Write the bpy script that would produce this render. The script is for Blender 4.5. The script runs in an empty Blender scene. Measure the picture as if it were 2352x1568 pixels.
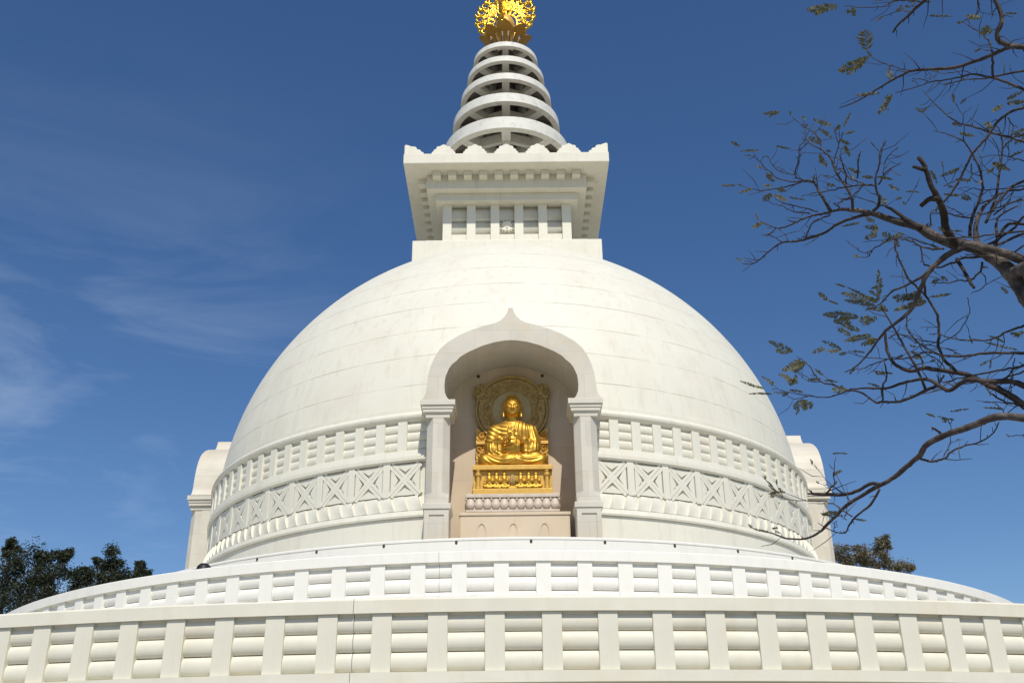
import bpy, bmesh, math, random
import numpy as np
from mathutils import Vector, Matrix, noise
PI = math.pi
R = math.radians
random.seed(7)
rng = np.random.default_rng(7)
scene = bpy.context.scene
COL = scene.collection

# ------------------------------------------------------------------ camera, world, sun
F_PX, PITCH, ROLL, YAW = 2350.0, 0.434863, 0.0113515, 0.00123
CAM = Vector((0.137, -50.0, 0.0))
cam_data = bpy.data.cameras.new('camera')
cam = bpy.data.objects.new('camera', cam_data)
COL.objects.link(cam)
scene.camera = cam
cam_data.sensor_width = 36.0
cam_data.sensor_fit = 'HORIZONTAL'
cam_data.lens = 36.0 * F_PX / 2352.0
cam_data.clip_end = 6000
fwd = Vector((math.sin(-YAW) * -1 * math.cos(PITCH), math.cos(YAW) * math.cos(PITCH), math.sin(PITCH)))
rgt0 = Vector((math.cos(YAW), -math.sin(YAW), 0))
fwd.normalize()
up0 = rgt0.cross(fwd)
rgt = rgt0 * math.cos(ROLL) - up0 * math.sin(ROLL)
upv = rgt0 * math.sin(ROLL) + up0 * math.cos(ROLL)
cam.matrix_world = Matrix(((rgt.x, upv.x, -fwd.x, CAM.x), (rgt.y, upv.y, -fwd.y, CAM.y),
                           (rgt.z, upv.z, -fwd.z, CAM.z), (0, 0, 0, 1)))

SUN_EL, SUN_AZ = R(51.6), R(6.9)           # azimuth measured from -Y towards +X
world = bpy.data.worlds.new('World')
scene.world = world
world.use_nodes = True
nt = world.node_tree
nt.nodes.clear()
N = nt.nodes.new
L = nt.links.new
out = N('ShaderNodeOutputWorld')
bg = N('ShaderNodeBackground')
bg.inputs['Strength'].default_value = 0.105
sky = N('ShaderNodeTexSky')
sky.sky_type = 'NISHITA'
sky.sun_disc = False
sky.sun_elevation = SUN_EL
sky.sun_rotation = PI - SUN_AZ
sky.altitude = 300
sky.air_density = 1.0
sky.dust_density = 0.8
sky.ozone_density = 3.0
# thin cirrus streaks mixed into the sky, laid out by world direction
tc = N('ShaderNodeTexCoord')
mp = N('ShaderNodeMapping')
mp.inputs['Rotation'].default_value = (R(12), R(-28), R(10))
mp.inputs['Scale'].default_value = (1.3, 1.6, 5.2)
n1 = N('ShaderNodeTexNoise')
n1.inputs['Scale'].default_value = 2.6
n1.inputs['Detail'].default_value = 9
n1.inputs['Roughness'].default_value = 0.60
n1.inputs['Distortion'].default_value = 0.55
cr = N('ShaderNodeMapRange')
cr.inputs['From Min'].default_value = 0.44
cr.inputs['From Max'].default_value = 0.80
cr.inputs['To Max'].default_value = 0.32
# clouds only to the west (left): mask from the direction
sep = N('ShaderNodeSeparateXYZ')
mk = N('ShaderNodeMapRange')
mk.interpolation_type = 'SMOOTHSTEP'
mk.inputs['From Min'].default_value = -0.02
mk.inputs['From Max'].default_value = -0.34
mk2 = N('ShaderNodeMapRange')
mk2.interpolation_type = 'SMOOTHSTEP'
mk2.inputs['From Min'].default_value = 0.66
mk2.inputs['From Max'].default_value = 0.25
mul = N('ShaderNodeMath'); mul.operation = 'MULTIPLY'
mul2 = N('ShaderNodeMath'); mul2.operation = 'MULTIPLY'
mix = N('ShaderNodeMix'); mix.data_type = 'RGBA'
mix.inputs['B'].default_value = (7.2, 8.2, 9.6, 1)
L(tc.outputs['Generated'], mp.inputs['Vector'])
L(mp.outputs['Vector'], n1.inputs['Vector'])
L(n1.outputs['Fac'], cr.inputs['Value'])
L(tc.outputs['Generated'], sep.inputs[0])
L(sep.outputs['X'], mk.inputs['Value'])
L(sep.outputs['Z'], mk2.inputs['Value'])
L(cr.outputs[0], mul.inputs[0]); L(mk.outputs[0], mul.inputs[1])
L(mul.outputs[0], mul2.inputs[0]); L(mk2.outputs[0], mul2.inputs[1])
L(mul2.outputs[0], mix.inputs['Factor'])
hs = N('ShaderNodeHueSaturation')
hs.inputs['Saturation'].default_value = 1.20
hs.inputs['Hue'].default_value = 0.505
L(sky.outputs[0], hs.inputs['Color'])
L(hs.outputs[0], mix.inputs['A'])
L(mix.outputs['Result'], bg.inputs['Color'])
L(bg.outputs[0], out.inputs['Surface'])

sun_d = bpy.data.lights.new('sun', 'SUN')
sun_d.energy = 4.0
sun_d.angle = R(0.53)
sun_d.color = (1.0, 0.945, 0.85)
sun = bpy.data.objects.new('sun', sun_d)
COL.objects.link(sun)
to_sun = Vector((math.sin(SUN_AZ) * math.cos(SUN_EL), -math.cos(SUN_AZ) * math.cos(SUN_EL), math.sin(SUN_EL)))
sun.rotation_euler = to_sun.to_track_quat('Z', 'Y').to_euler()
sun.location = to_sun * 80

scene.view_settings.view_transform = 'Standard'
scene.view_settings.look = 'None'
scene.view_settings.exposure = 0.0
scene.view_settings.gamma = 1.0
scene.render.engine = 'CYCLES'
scene.cycles.max_bounces = 8
scene.cycles.diffuse_bounces = 3
scene.cycles.use_denoising = True

# ------------------------------------------------------------------ materials
def mat(name, col, rough=0.6, metal=0.0, var=0.06, vscale=1.5, stain=None, stain_amt=0.0, stain_scale=0.5,
        bump=0.0, bscale=8.0, lines=None, spec=0.4, bdist=0.02, stretch=(1, 1, 1), streak=0.0, brick=None):
    m = bpy.data.materials.new(name)
    m.use_nodes = True
    t = m.node_tree
    b = t.nodes['Principled BSDF']
    b.inputs['Roughness'].default_value = rough
    b.inputs['Metallic'].default_value = metal
    b.inputs['Specular IOR Level'].default_value = spec
    co = t.nodes.new('ShaderNodeTexCoord')
    mp = t.nodes.new('ShaderNodeMapping'); mp.inputs['Scale'].default_value = stretch
    t.links.new(co.outputs['Object'], mp.inputs['Vector'])
    vec = mp.outputs['Vector']
    nz = t.nodes.new('ShaderNodeTexNoise')
    nz.inputs['Scale'].default_value = vscale; nz.inputs['Detail'].default_value = 6
    t.links.new(vec, nz.inputs['Vector'])
    mx = t.nodes.new('ShaderNodeMix'); mx.data_type = 'RGBA'
    mr = t.nodes.new('ShaderNodeMapRange')
    mr.inputs['From Min'].default_value = 0.3; mr.inputs['From Max'].default_value = 0.7
    t.links.new(nz.outputs['Fac'], mr.inputs['Value'])
    t.links.new(mr.outputs[0], mx.inputs['Factor'])
    mx.inputs['A'].default_value = (*[c * (1 - var) for c in col], 1)
    mx.inputs['B'].default_value = (*[min(1, c * (1 + var)) for c in col], 1)
    last = mx.outputs['Result']
    if stain is not None:
        n2 = t.nodes.new('ShaderNodeTexNoise')
        n2.inputs['Scale'].default_value = stain_scale; n2.inputs['Detail'].default_value = 8
        n2.inputs['Roughness'].default_value = 0.65
        t.links.new(vec, n2.inputs['Vector'])
        r2 = t.nodes.new('ShaderNodeMapRange')
        r2.inputs['From Min'].default_value = 0.5; r2.inputs['From Max'].default_value = 0.72
        r2.inputs['To Max'].default_value = stain_amt
        t.links.new(n2.outputs['Fac'], r2.inputs['Value'])
        m2 = t.nodes.new('ShaderNodeMix'); m2.data_type = 'RGBA'
        t.links.new(r2.outputs[0], m2.inputs['Factor'])
        t.links.new(last, m2.inputs['A']); m2.inputs['B'].default_value = (*stain, 1)
        last = m2.outputs['Result']
    if lines:
        sp = t.nodes.new('ShaderNodeSeparateXYZ')
        t.links.new(co.outputs['Object'], sp.inputs[0])
        acc = None
        for z in lines:
            s = t.nodes.new('ShaderNodeMath'); s.operation = 'COMPARE'
            s.inputs[1].default_value = z; s.inputs[2].default_value = 0.017
            t.links.new(sp.outputs['Z'], s.inputs[0])
            if acc is None: acc = s.outputs[0]
            else:
                a = t.nodes.new('ShaderNodeMath'); a.operation = 'MAXIMUM'
                t.links.new(acc, a.inputs[0]); t.links.new(s.outputs[0], a.inputs[1]); acc = a.outputs[0]
        n3 = t.nodes.new('ShaderNodeTexNoise'); n3.inputs['Scale'].default_value = 0.9
        n3.inputs['Detail'].default_value = 5
        t.links.new(co.outputs['Object'], n3.inputs['Vector'])
        r3 = t.nodes.new('ShaderNodeMapRange')
        r3.inputs['From Min'].default_value = 0.38; r3.inputs['From Max'].default_value = 0.6
        r3.inputs['To Min'].default_value = 0.10; r3.inputs['To Max'].default_value = 0.7
        t.links.new(n3.outputs['Fac'], r3.inputs['Value'])
        mu = t.nodes.new('ShaderNodeMath'); mu.operation = 'MULTIPLY'
        t.links.new(acc, mu.inputs[0]); t.links.new(r3.outputs[0], mu.inputs[1])
        m3 = t.nodes.new('ShaderNodeMix'); m3.data_type = 'RGBA'
        t.links.new(mu.outputs[0], m3.inputs['Factor'])
        t.links.new(last, m3.inputs['A']); m3.inputs['B'].default_value = (0.30, 0.25, 0.16, 1)
        last = m3.outputs['Result']
    if streak:
        m_s = t.nodes.new('ShaderNodeMapping'); m_s.inputs['Scale'].default_value = (2.6, 2.6, 0.22)
        t.links.new(co.outputs['Object'], m_s.inputs['Vector'])
        ns = t.nodes.new('ShaderNodeTexNoise'); ns.inputs['Scale'].default_value = 1.3; ns.inputs['Detail'].default_value = 7
        ns.inputs['Roughness'].default_value = 0.7
        t.links.new(m_s.outputs[0], ns.inputs['Vector'])
        rs = t.nodes.new('ShaderNodeMapRange'); rs.inputs['From Min'].default_value = 0.52; rs.inputs['From Max'].default_value = 0.78
        rs.inputs['To Max'].default_value = streak
        t.links.new(ns.outputs['Fac'], rs.inputs['Value'])
        m5 = t.nodes.new('ShaderNodeMix'); m5.data_type = 'RGBA'
        t.links.new(rs.outputs[0], m5.inputs['Factor']); t.links.new(last, m5.inputs['A'])
        m5.inputs['B'].default_value = (0.42, 0.37, 0.28, 1); last = m5.outputs['Result']
    if brick:
        sp2 = t.nodes.new('ShaderNodeSeparateXYZ'); t.links.new(co.outputs['Object'], sp2.inputs[0])
        cb = t.nodes.new('ShaderNodeCombineXYZ')
        t.links.new(sp2.outputs['X'], cb.inputs['X']); t.links.new(sp2.outputs['Z'], cb.inputs['Y'])
        bk = t.nodes.new('ShaderNodeTexBrick'); bk.inputs['Scale'].default_value = 1.0
        bk.inputs['Brick Width'].default_value = brick[0]; bk.inputs['Row Height'].default_value = brick[1]
        bk.inputs['Mortar Size'].default_value = 0.010; bk.inputs['Mortar Smooth'].default_value = 0.3
        bk.inputs['Color1'].default_value = (1.03, 1.02, 1.0, 1); bk.inputs['Color2'].default_value = (0.95, 0.94, 0.92, 1)
        bk.inputs['Mortar'].default_value = (0.86, 0.83, 0.78, 1)
        t.links.new(cb.outputs[0], bk.inputs['Vector'])
        m6 = t.nodes.new('ShaderNodeMix'); m6.data_type = 'RGBA'; m6.blend_type = 'MULTIPLY'; m6.inputs['Factor'].default_value = 1.0
        t.links.new(last, m6.inputs['A']); t.links.new(bk.outputs['Color'], m6.inputs['B']); last = m6.outputs['Result']
    t.links.new(last, b.inputs['Base Color'])
    if bump:
        n4 = t.nodes.new('ShaderNodeTexNoise'); n4.inputs['Scale'].default_value = bscale
        n4.inputs['Detail'].default_value = 5
        t.links.new(co.outputs['Object'], n4.inputs['Vector'])
        bp = t.nodes.new('ShaderNodeBump'); bp.inputs['Strength'].default_value = bump
        bp.inputs['Distance'].default_value = bdist
        t.links.new(n4.outputs['Fac'], bp.inputs['Height'])
        t.links.new(bp.outputs[0], b.inputs['Normal'])
    return m

DOME_LINES = [15.15, 16.50, 17.78, 19.12, 20.35, 21.62, 23.02]
M = {}
M['dome'] = mat('dome_plaster', (0.715, 0.695, 0.59), 0.55, var=0.025, vscale=0.7, stain=(0.66, 0.60, 0.50),
                stain_amt=0.60, stain_scale=0.55, bump=0.2, bscale=1.2, lines=DOME_LINES, bdist=0.05, streak=0.38)
M['white'] = mat('white_plaster', (0.69, 0.668, 0.57), 0.6, var=0.03, vscale=1.2, stain=(0.62, 0.57, 0.46),
                 stain_amt=0.40, stain_scale=0.8, bump=0.15, bscale=5, bdist=0.015, streak=0.35)
M['bright'] = mat('bright_white_paint', (0.77, 0.755, 0.70), 0.5, var=0.02, vscale=2, stain=(0.72, 0.70, 0.66),
                  stain_amt=0.35, stain_scale=1.1, bump=0.15, bscale=6, bdist=0.01, streak=0.22)
M['cream'] = mat('cream_weathered_paint', (0.69, 0.667, 0.555), 0.6, var=0.035, vscale=1.6, stain=(0.66, 0.58, 0.42),
                 stain_amt=0.55, stain_scale=1.1, bump=0.2, bscale=6, bdist=0.012, streak=0.2)
M['marble'] = mat('pale_veined_marble', (0.58, 0.55, 0.475), 0.45, var=0.07, vscale=1.1, stain=(0.58, 0.48, 0.33),
                  stain_amt=0.55, stain_scale=0.7, bump=0.05, bscale=4, brick=(1.35, 0.93))
M['niche'] = mat('buff_sandstone', (0.60, 0.50, 0.375), 0.6, var=0.05, vscale=1.0, stain=(0.60, 0.45, 0.29),
                 stain_amt=0.5, stain_scale=0.9, bump=0.1, bscale=5, brick=(1.9, 1.29))
M['lotus'] = mat('grey_pink_marble', (0.56, 0.475, 0.385), 0.5, var=0.10, vscale=4)
M['gold'] = mat('gold_leaf', (0.64, 0.37, 0.06), 0.47, metal=0.85, var=0.10, vscale=5, stain=(0.42, 0.22, 0.04),
                stain_amt=0.6, stain_scale=2.2, bump=0.2, bscale=20, bdist=0.01)
M['gold_flat'] = mat('gold_paint', (0.62, 0.38, 0.085), 0.5, metal=0.35, var=0.08, vscale=5, stain=(0.5, 0.28, 0.07),
                     stain_amt=0.4, stain_scale=3, bump=0.15, bscale=20, bdist=0.01)
M['gold_old'] = mat('tarnished_gold', (0.40, 0.285, 0.105), 0.5, metal=0.35, var=0.16, vscale=7,
                    stain=(0.20, 0.13, 0.06), stain_amt=0.6, stain_scale=4, bump=0.3, bscale=16, bdist=0.02)
M['halo_disc'] = mat('dull_olive_metal', (0.44, 0.36, 0.18), 0.6, metal=0.25, var=0.12, vscale=3)
M['gold_shiny'] = mat('polished_gold', (0.70, 0.42, 0.05), 0.27, metal=1.0, var=0.06, vscale=6, bump=0.9, bscale=9, bdist=0.04)
M['bronze'] = mat('brown_bronze', (0.36, 0.19, 0.03), 0.5, metal=0.5, var=0.12, vscale=3)
M['grey'] = mat('grey_concrete', (0.36, 0.34, 0.32), 0.8, var=0.2, vscale=4)
M['spire'] = mat('spire_plaster', (0.70, 0.69, 0.63), 0.6, var=0.03, vscale=1.5, stain=(0.35, 0.34, 0.32),
                 stain_amt=0.5, stain_scale=3.2, bump=0.15, bscale=6, bdist=0.02)
M['soffit'] = mat('darkened_brown_soffit', (0.30, 0.265, 0.23), 0.85, var=0.15, vscale=3)  # brown set darker than the ring plaster to deepen the parasol undersides and mast
M['dark'] = mat('black_metal', (0.02, 0.02, 0.022), 0.5, metal=0.3)
M['hole'] = mat('dark_drain', (0.06, 0.055, 0.05), 0.9)
M['glass'] = mat('lamp_glass', (0.05, 0.05, 0.055), 0.1, spec=0.8)
M['bark'] = mat('grey_brown_bark', (0.062, 0.048, 0.042), 0.85, var=0.4, vscale=9, stain=(0.30, 0.27, 0.235),
                stain_amt=0.6, stain_scale=6, bump=0.6, bscale=30, bdist=0.02)
M['bark_twig'] = mat('dark_twig_bark', (0.045, 0.034, 0.03), 0.85, var=0.4, vscale=9, stain=(0.17, 0.14, 0.12), stain_amt=0.5, stain_scale=7, bump=0.5, bscale=40, bdist=0.01)
M['bark_dark'] = mat('dark_rotten_bark', (0.03, 0.022, 0.016), 0.9, var=0.4, vscale=9, bump=0.7, bscale=24, bdist=0.02)
M['ground'] = mat('dry_lawn', (0.26, 0.23, 0.14), 0.95, var=0.3, vscale=0.4, stain=(0.16, 0.15, 0.06),
                  stain_amt=0.8, stain_scale=0.12, bump=0.4, bscale=6)
M['paving'] = mat('pale_paving', (0.30, 0.28, 0.25), 0.85, var=0.08, vscale=0.6)

def leaf_mat(name, col, tr=0.35):
    m = bpy.data.materials.new(name); m.use_nodes = True
    t = m.node_tree; b = t.nodes['Principled BSDF']
    g = t.nodes.new('ShaderNodeNewGeometry')
    r = t.nodes.new('ShaderNodeMapRange'); r.inputs['To Min'].default_value = 0.55; r.inputs['To Max'].default_value = 1.45
    t.links.new(g.outputs['Random Per Island'], r.inputs['Value'])
    v = t.nodes.new('ShaderNodeVectorMath'); v.operation = 'SCALE'
    v.inputs[0].default_value = col
    t.links.new(r.outputs[0], v.inputs['Scale'])
    t.links.new(v.outputs[0], b.inputs['Base Color'])
    b.inputs['Roughness'].default_value = 0.6
    tl = t.nodes.new('ShaderNodeBsdfTranslucent')
    t.links.new(v.outputs[0], tl.inputs['Color'])
    ms = t.nodes.new('ShaderNodeMixShader'); ms.inputs[0].default_value = tr
    t.links.new(b.outputs[0], ms.inputs[1]); t.links.new(tl.outputs[0], ms.inputs[2])
    t.links.new(ms.outputs[0], t.nodes['Material Output'].inputs['Surface'])
    return m
M['frond'] = leaf_mat('olive_frond', (0.125, 0.115, 0.035))
M['leaf_dark'] = leaf_mat('dark_leaf', (0.032, 0.042, 0.018), 0.25)
M['leaf_dry_hazy'] = leaf_mat('brownish_leaf', (0.17, 0.15, 0.09), 0.3)  # brownish, with haze over the far right crowns put into a lighter colour

# ------------------------------------------------------------------ helpers
def link(name, me, m, parent=None, smooth=False):
    o = bpy.data.objects.new(name, me)
    COL.objects.link(o)
    if m is not None and not me.materials: me.materials.append(m)
    if smooth: me.polygons.foreach_set('use_smooth', [True] * len(me.polygons))
    if parent is not None: o.parent = parent
    return o

def mesh(name, verts, faces, m, parent=None, smooth=False):
    me = bpy.data.meshes.new(name)
    me.from_pydata([tuple(v) for v in verts], [], [tuple(int(i) for i in f) for f in faces])
    me.update()
    return link(name, me, m, parent, smooth)

def obj(name, bm, m, parent=None, smooth=False):
    me = bpy.data.meshes.new(name)
    bmesh.ops.recalc_face_normals(bm, faces=bm.faces)
    bm.to_mesh(me); bm.free()
    return link(name, me, m, parent, smooth)

def thing(name, label, cat, loc=(0, 0, 0), group=None, rz=0):
    o = bpy.data.objects.new(name, None); COL.objects.link(o)
    o.location = loc; o.rotation_euler = (0, 0, rz)
    o['label'] = label; o['category'] = cat
    if group: o['group'] = group
    return o

def part_empty(name, parent, loc=(0, 0, 0), rz=0):
    o = bpy.data.objects.new(name, None); COL.objects.link(o)
    o.parent = parent; o.location = loc; o.rotation_euler = (0, 0, rz)
    return o

def tag(o, label, cat, group=None):
    o['label'] = label; o['category'] = cat
    if group: o['group'] = group
    return o

def box(bm, x0, x1, y0, y1, z0, z1, bev=0.0):
    vs = [bm.verts.new(p) for p in ((x0, y0, z0), (x1, y0, z0), (x1, y1, z0), (x0, y1, z0),
                                    (x0, y0, z1), (x1, y0, z1), (x1, y1, z1), (x0, y1, z1))]
    fs = [bm.faces.new([vs[i] for i in f]) for f in ((0, 3, 2, 1), (4, 5, 6, 7), (0, 1, 5, 4), (1, 2, 6, 5), (2, 3, 7, 6), (3, 0, 4, 7))]
    if bev > 0:
        es = {e for f in fs for e in f.edges}
        bmesh.ops.bevel(bm, geom=list(es), offset=bev, segments=2, profile=0.6, affect='EDGES')
    return vs

def new_box(name, dims, m, parent=None, bev=0.015):
    bm = bmesh.new(); box(bm, *dims, bev=bev)
    return obj(name, bm, m, parent)

def pol(r, a, z):            # angle a from -Y towards +X (degrees)
    return (r * math.sin(R(a)), -r * math.cos(R(a)), z)

def lathe(name, prof, a0, a1, n, m, parent=None, closed=False, smooth=True, caps=False, sharp=True):
    """revolve a (R, z) profile; separate strips per profile segment keep hard edges."""
    full = abs(a1 - a0) >= 359.99
    vs, fs = [], []
    k = len(prof)
    segs = [(i, i + 1) for i in range(k - 1)] + ([(k - 1, 0)] if closed else [])
    cnt = n if full else n + 1
    if sharp:
        for (i, j) in segs:
            b = len(vs)
            for q in range(cnt):
                a = a0 + (a1 - a0) * q / n
                vs += [pol(prof[i][0], a, prof[i][1]), pol(prof[j][0], a, prof[j][1])]
            for q in range(n):
                u, w = b + 2 * q, b + 2 * ((q + 1) % cnt)
                fs.append((u, w, w + 1, u + 1))
    else:
        for q in range(cnt):
            a = a0 + (a1 - a0) * q / n
            vs += [pol(p[0], a, p[1]) for p in prof]
        for q in range(n):
            for (i, j) in segs:
                u, w = q * k, ((q + 1) % cnt) * k
                fs.append((u + i, w + i, w + j, u + j))
    if caps and not full:
        for a in (a0, a1):
            b = len(vs)
            vs += [pol(p[0], a, p[1]) for p in prof]
            fs.append(tuple(range(b, b + k)))
    return mesh(name, vs, fs, m, parent, smooth)

def ring_sect(prof_list, a_list):
    """several arcs of the same profile merged: returns verts, faces"""
    vs, fs = [], []
    k = len(prof_list)
    for (a0, a1, n) in a_list:
        b = len(vs)
        for i in range(k):
            j = (i + 1) % k
            c = len(vs)
            for q in range(n + 1):
                a = a0 + (a1 - a0) * q / n
                vs += [pol(*[prof_list[i][0], a, prof_list[i][1]]), pol(prof_list[j][0], a, prof_list[j][1])]
            for q in range(n):
                u = c + 2 * q
                fs.append((u, u + 2, u + 3, u + 1))
        for a in (a0, a1):
            c = len(vs)
            vs += [pol(p[0], a, p[1]) for p in prof_list]
            fs.append(tuple(range(c, c + k)))
    return vs, fs

def wedge_box(r0, r1, half_deg, z0, z1, bev=0.02):
    """a radial block centred on angle 0"""
    bm = bmesh.new()
    w = r1 * math.sin(R(half_deg))
    box(bm, -w, w, -r1, -r0, z0, z1, bev=bev)
    me = bpy.data.meshes.new('post')
    bmesh.ops.recalc_face_normals(bm, faces=bm.faces)
    bm.to_mesh(me); bm.free()
    return me

def inst(name, me, m, parent, rz):
    o = bpy.data.objects.new(name, me); COL.objects.link(o)
    if m is not None and not me.materials: me.materials.append(m)
    o.parent = parent; o.rotation_euler = (0, 0, rz)
    return o

def arcs_obj(name, prof, arc_list, m, parent, smooth=True, fn=None):
    res = []
    for a in arc_list:
        vs, fs = ring_sect(prof, [a])
        o = mesh(name, vs, fs, m, parent, smooth)
        if fn: fn(o)
        res.append(o)
    return res

def lens(rc, zc, hd, hz, n=26):
    """lenticular rail cross-section"""
    return [(rc + hd * math.cos(2 * PI * i / n), zc + hz * math.sin(2 * PI * i / n)) for i in range(n)]

def sdf_mesh(name, fn, lo, hi, h, m, parent=None, post=None):
    """surface nets over a numpy distance field"""
    lo = np.array(lo, float); hi = np.array(hi, float)
    n = np.maximum(3, np.ceil((hi - lo) / h).astype(int) + 1)
    ax = [lo[i] + h * np.arange(n[i]) for i in range(3)]
    X, Y, Z = np.meshgrid(*ax, indexing='ij')
    Fv = fn(X, Y, Z).astype(np.float64)
    for a in range(3):
        for e in (0, -1):
            sl = [slice(None)] * 3; sl[a] = e
            Fv[tuple(sl)] = np.maximum(Fv[tuple(sl)], h * 0.3)
    S = Fv < 0
    c = n - 1
    acc = np.zeros((*c, 3)); cnt = np.zeros(tuple(c))
    corners = [(i, j, k) for i in (0, 1) for j in (0, 1) for k in (0, 1)]
    def cs(o, arr): return arr[o[0]:o[0] + c[0], o[1]:o[1] + c[1], o[2]:o[2] + c[2]]
    for a in corners:
        for ax_ in range(3):
            if a[ax_]: continue
            b = list(a); b[ax_] = 1; b = tuple(b)
            fa, fb = cs(a, Fv), cs(b, Fv)
            cross = (fa < 0) != (fb < 0)
            t = np.where(cross, fa / np.where(cross, fa - fb, 1), 0)
            base = np.array(a, float)
            for d in range(3):
                acc[..., d] += np.where(cross, base[d] + (t if d == ax_ else 0), 0)
            cnt += cross
    idx = -np.ones(tuple(c), int)
    act = cnt > 0
    idx[act] = np.arange(act.sum())
    ii = np.argwhere(act)
    V = lo + h * (ii + acc[act] / cnt[act][:, None])
    faces = []
    for ax_ in range(3):
        o1, o2 = [(1, 2), (2, 0), (0, 1)][ax_]
        sl0 = [slice(1, -1)] * 3; sl0[ax_] = slice(0, -1)
        sl1 = [slice(1, -1)] * 3; sl1[ax_] = slice(1, None)
        s0, s1 = S[tuple(sl0)], S[tuple(sl1)]
        cr_ = np.argwhere(s0 != s1)
        if not len(cr_): continue
        pos = cr_.copy()
        pos[:, o1] += 1; pos[:, o2] += 1
        inside = s0[tuple(cr_.T)]
        def g(d1, d2):
            p = pos.copy(); p[:, o1] -= d1; p[:, o2] -= d2
            return idx[tuple(p.T)]
        q = np.stack([g(1, 1), g(0, 1), g(0, 0), g(1, 0)], 1)
        q[~inside] = q[~inside][:, ::-1]
        faces.append(q)
    Fc = np.concatenate(faces)
    Fc = Fc[(Fc >= 0).all(1)]
    if post is not None: V = post(V)
    me = bpy.data.meshes.new(name)
    me.vertices.add(len(V)); me.vertices.foreach_set('co', V.ravel())
    me.loops.add(Fc.size); me.loops.foreach_set('vertex_index', Fc.ravel().astype(np.int32))
    me.polygons.add(len(Fc))
    me.polygons.foreach_set('loop_start', np.arange(0, Fc.size, 4, dtype=np.int32))
    me.polygons.foreach_set('loop_total', np.full(len(Fc), 4, dtype=np.int32))
    me.update(calc_edges=True); me.validate()
    return link(name, me, m, parent, True)

def cap(X, Y, Z, a, b, ra, rb):
    a = np.array(a, float); b = np.array(b, float); d = b - a; L2 = d @ d + 1e-12
    t = np.clip(((X - a[0]) * d[0] + (Y - a[1]) * d[1] + (Z - a[2]) * d[2]) / L2, 0, 1)
    return np.sqrt((X - a[0] - t * d[0]) ** 2 + (Y - a[1] - t * d[1]) ** 2 + (Z - a[2] - t * d[2]) ** 2) - (ra + (rb - ra) * t)
def ell(X, Y, Z, c, r):
    k = np.sqrt(((X - c[0]) / r[0]) ** 2 + ((Y - c[1]) / r[1]) ** 2 + ((Z - c[2]) / r[2]) ** 2)
    return (k - 1) * min(r)
def smin(a, b, k):
    h = np.clip(0.5 + 0.5 * (b - a) / k, 0, 1)
    return b * (1 - h) + a * h - k * h * (1 - h)
def smax(a, b, k): return -smin(-a, -b, k)

def tube(vs, fs, pts, rads, n=6):
    """append a tapered tube along pts"""
    pts = [Vector(p) for p in pts]
    if len(pts) < 2: return
    b = len(vs)
    t0 = (pts[1] - pts[0]).normalized()
    ref = Vector((0, 0, 1)) if abs(t0.z) < 0.9 else Vector((1, 0, 0))
    nrm = t0.cross(ref).normalized()
    for i, p in enumerate(pts):
        t = (pts[min(i + 1, len(pts) - 1)] - pts[max(i - 1, 0)]).normalized()
        nrm = (nrm - t * nrm.dot(t))
        nrm = nrm.normalized() if nrm.length > 1e-6 else t.cross(Vector((0.3, 0.5, 0.8))).normalized()
        bn = t.cross(nrm)
        for k in range(n):
            a = 2 * PI * k / n
            vs.append(p + (nrm * math.cos(a) + bn * math.sin(a)) * rads[i])
    for i in range(len(pts) - 1):
        for k in range(n):
            k2 = (k + 1) % n
            fs.append((b + i * n + k, b + i * n + k2, b + (i + 1) * n + k2, b + (i + 1) * n + k))
    fs.append(tuple(b + k for k in range(n))[::-1])
    e = b + (len(pts) - 1) * n
    fs.append(tuple(e + k for k in range(n)))

GZ = -1.6
# ------------------------------------------------------------------ ground
def ring_ground():
    vs, fs = [], []
    n = 96
    radii = [0, 60, 120, 400, 1500, 4500]
    vs.append((0, 0, GZ))
    for r in radii[1:]:
        for k in range(n):
            vs.append((r * math.cos(2 * PI * k / n), r * math.sin(2 * PI * k / n), GZ))
    for k in range(n): fs.append((0, 1 + k, 1 + (k + 1) % n))
    for j in range(len(radii) - 2):
        for k in range(n):
            a, b = 1 + j * n + k, 1 + j * n + (k + 1) % n
            fs.append((a, a + n, b + n, b))
    return mesh('ground', vs, fs, M['ground'])
g = ring_ground(); g['kind'] = 'structure'
pv = lathe('paving', [(34.4, GZ + 0.004), (58, GZ + 0.004)], 0, 360, 128, M['paving'], smooth=False)
pv['kind'] = 'structure'

# ------------------------------------------------------------------ the stupa
stupa = thing('stupa', 'white domed stupa with arched niches, square top box and ringed spire', 'stupa', (0, 0, GZ))
ST = part_empty  # alias
def S(o):                       # stupa children are authored in world space
    o.location = (o.location.x, o.location.y, o.location.z - GZ); return o

QUAD = [(12.2, 77.8), (102.2, 167.8), (192.2, 257.8), (282.2, 347.8)]
arcs = [(a, b, 56) for a, b in QUAD]

# base walls and terrace decks
S(lathe('terrace_wall', [(33.75, GZ), (33.75, 1.95), (22.5, 1.95), (22.1, 1.95), (22.1, 5.5), (18.0, 5.5)], -180, 180, 256, M['cream'], stupa))
S(lathe('platform_deck', [(17.9, 7.3), (13.0, 7.3)], -180, 180, 128, M['bright'], stupa))

arcs_obj('drum_wall', [(13.6, 7.3), (14.42, 7.3), (14.42, 9.785), (14.2, 9.785), (14.2, 14.1), (13.6, 14.1)], arcs, M['dome'], stupa, True, S)

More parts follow.
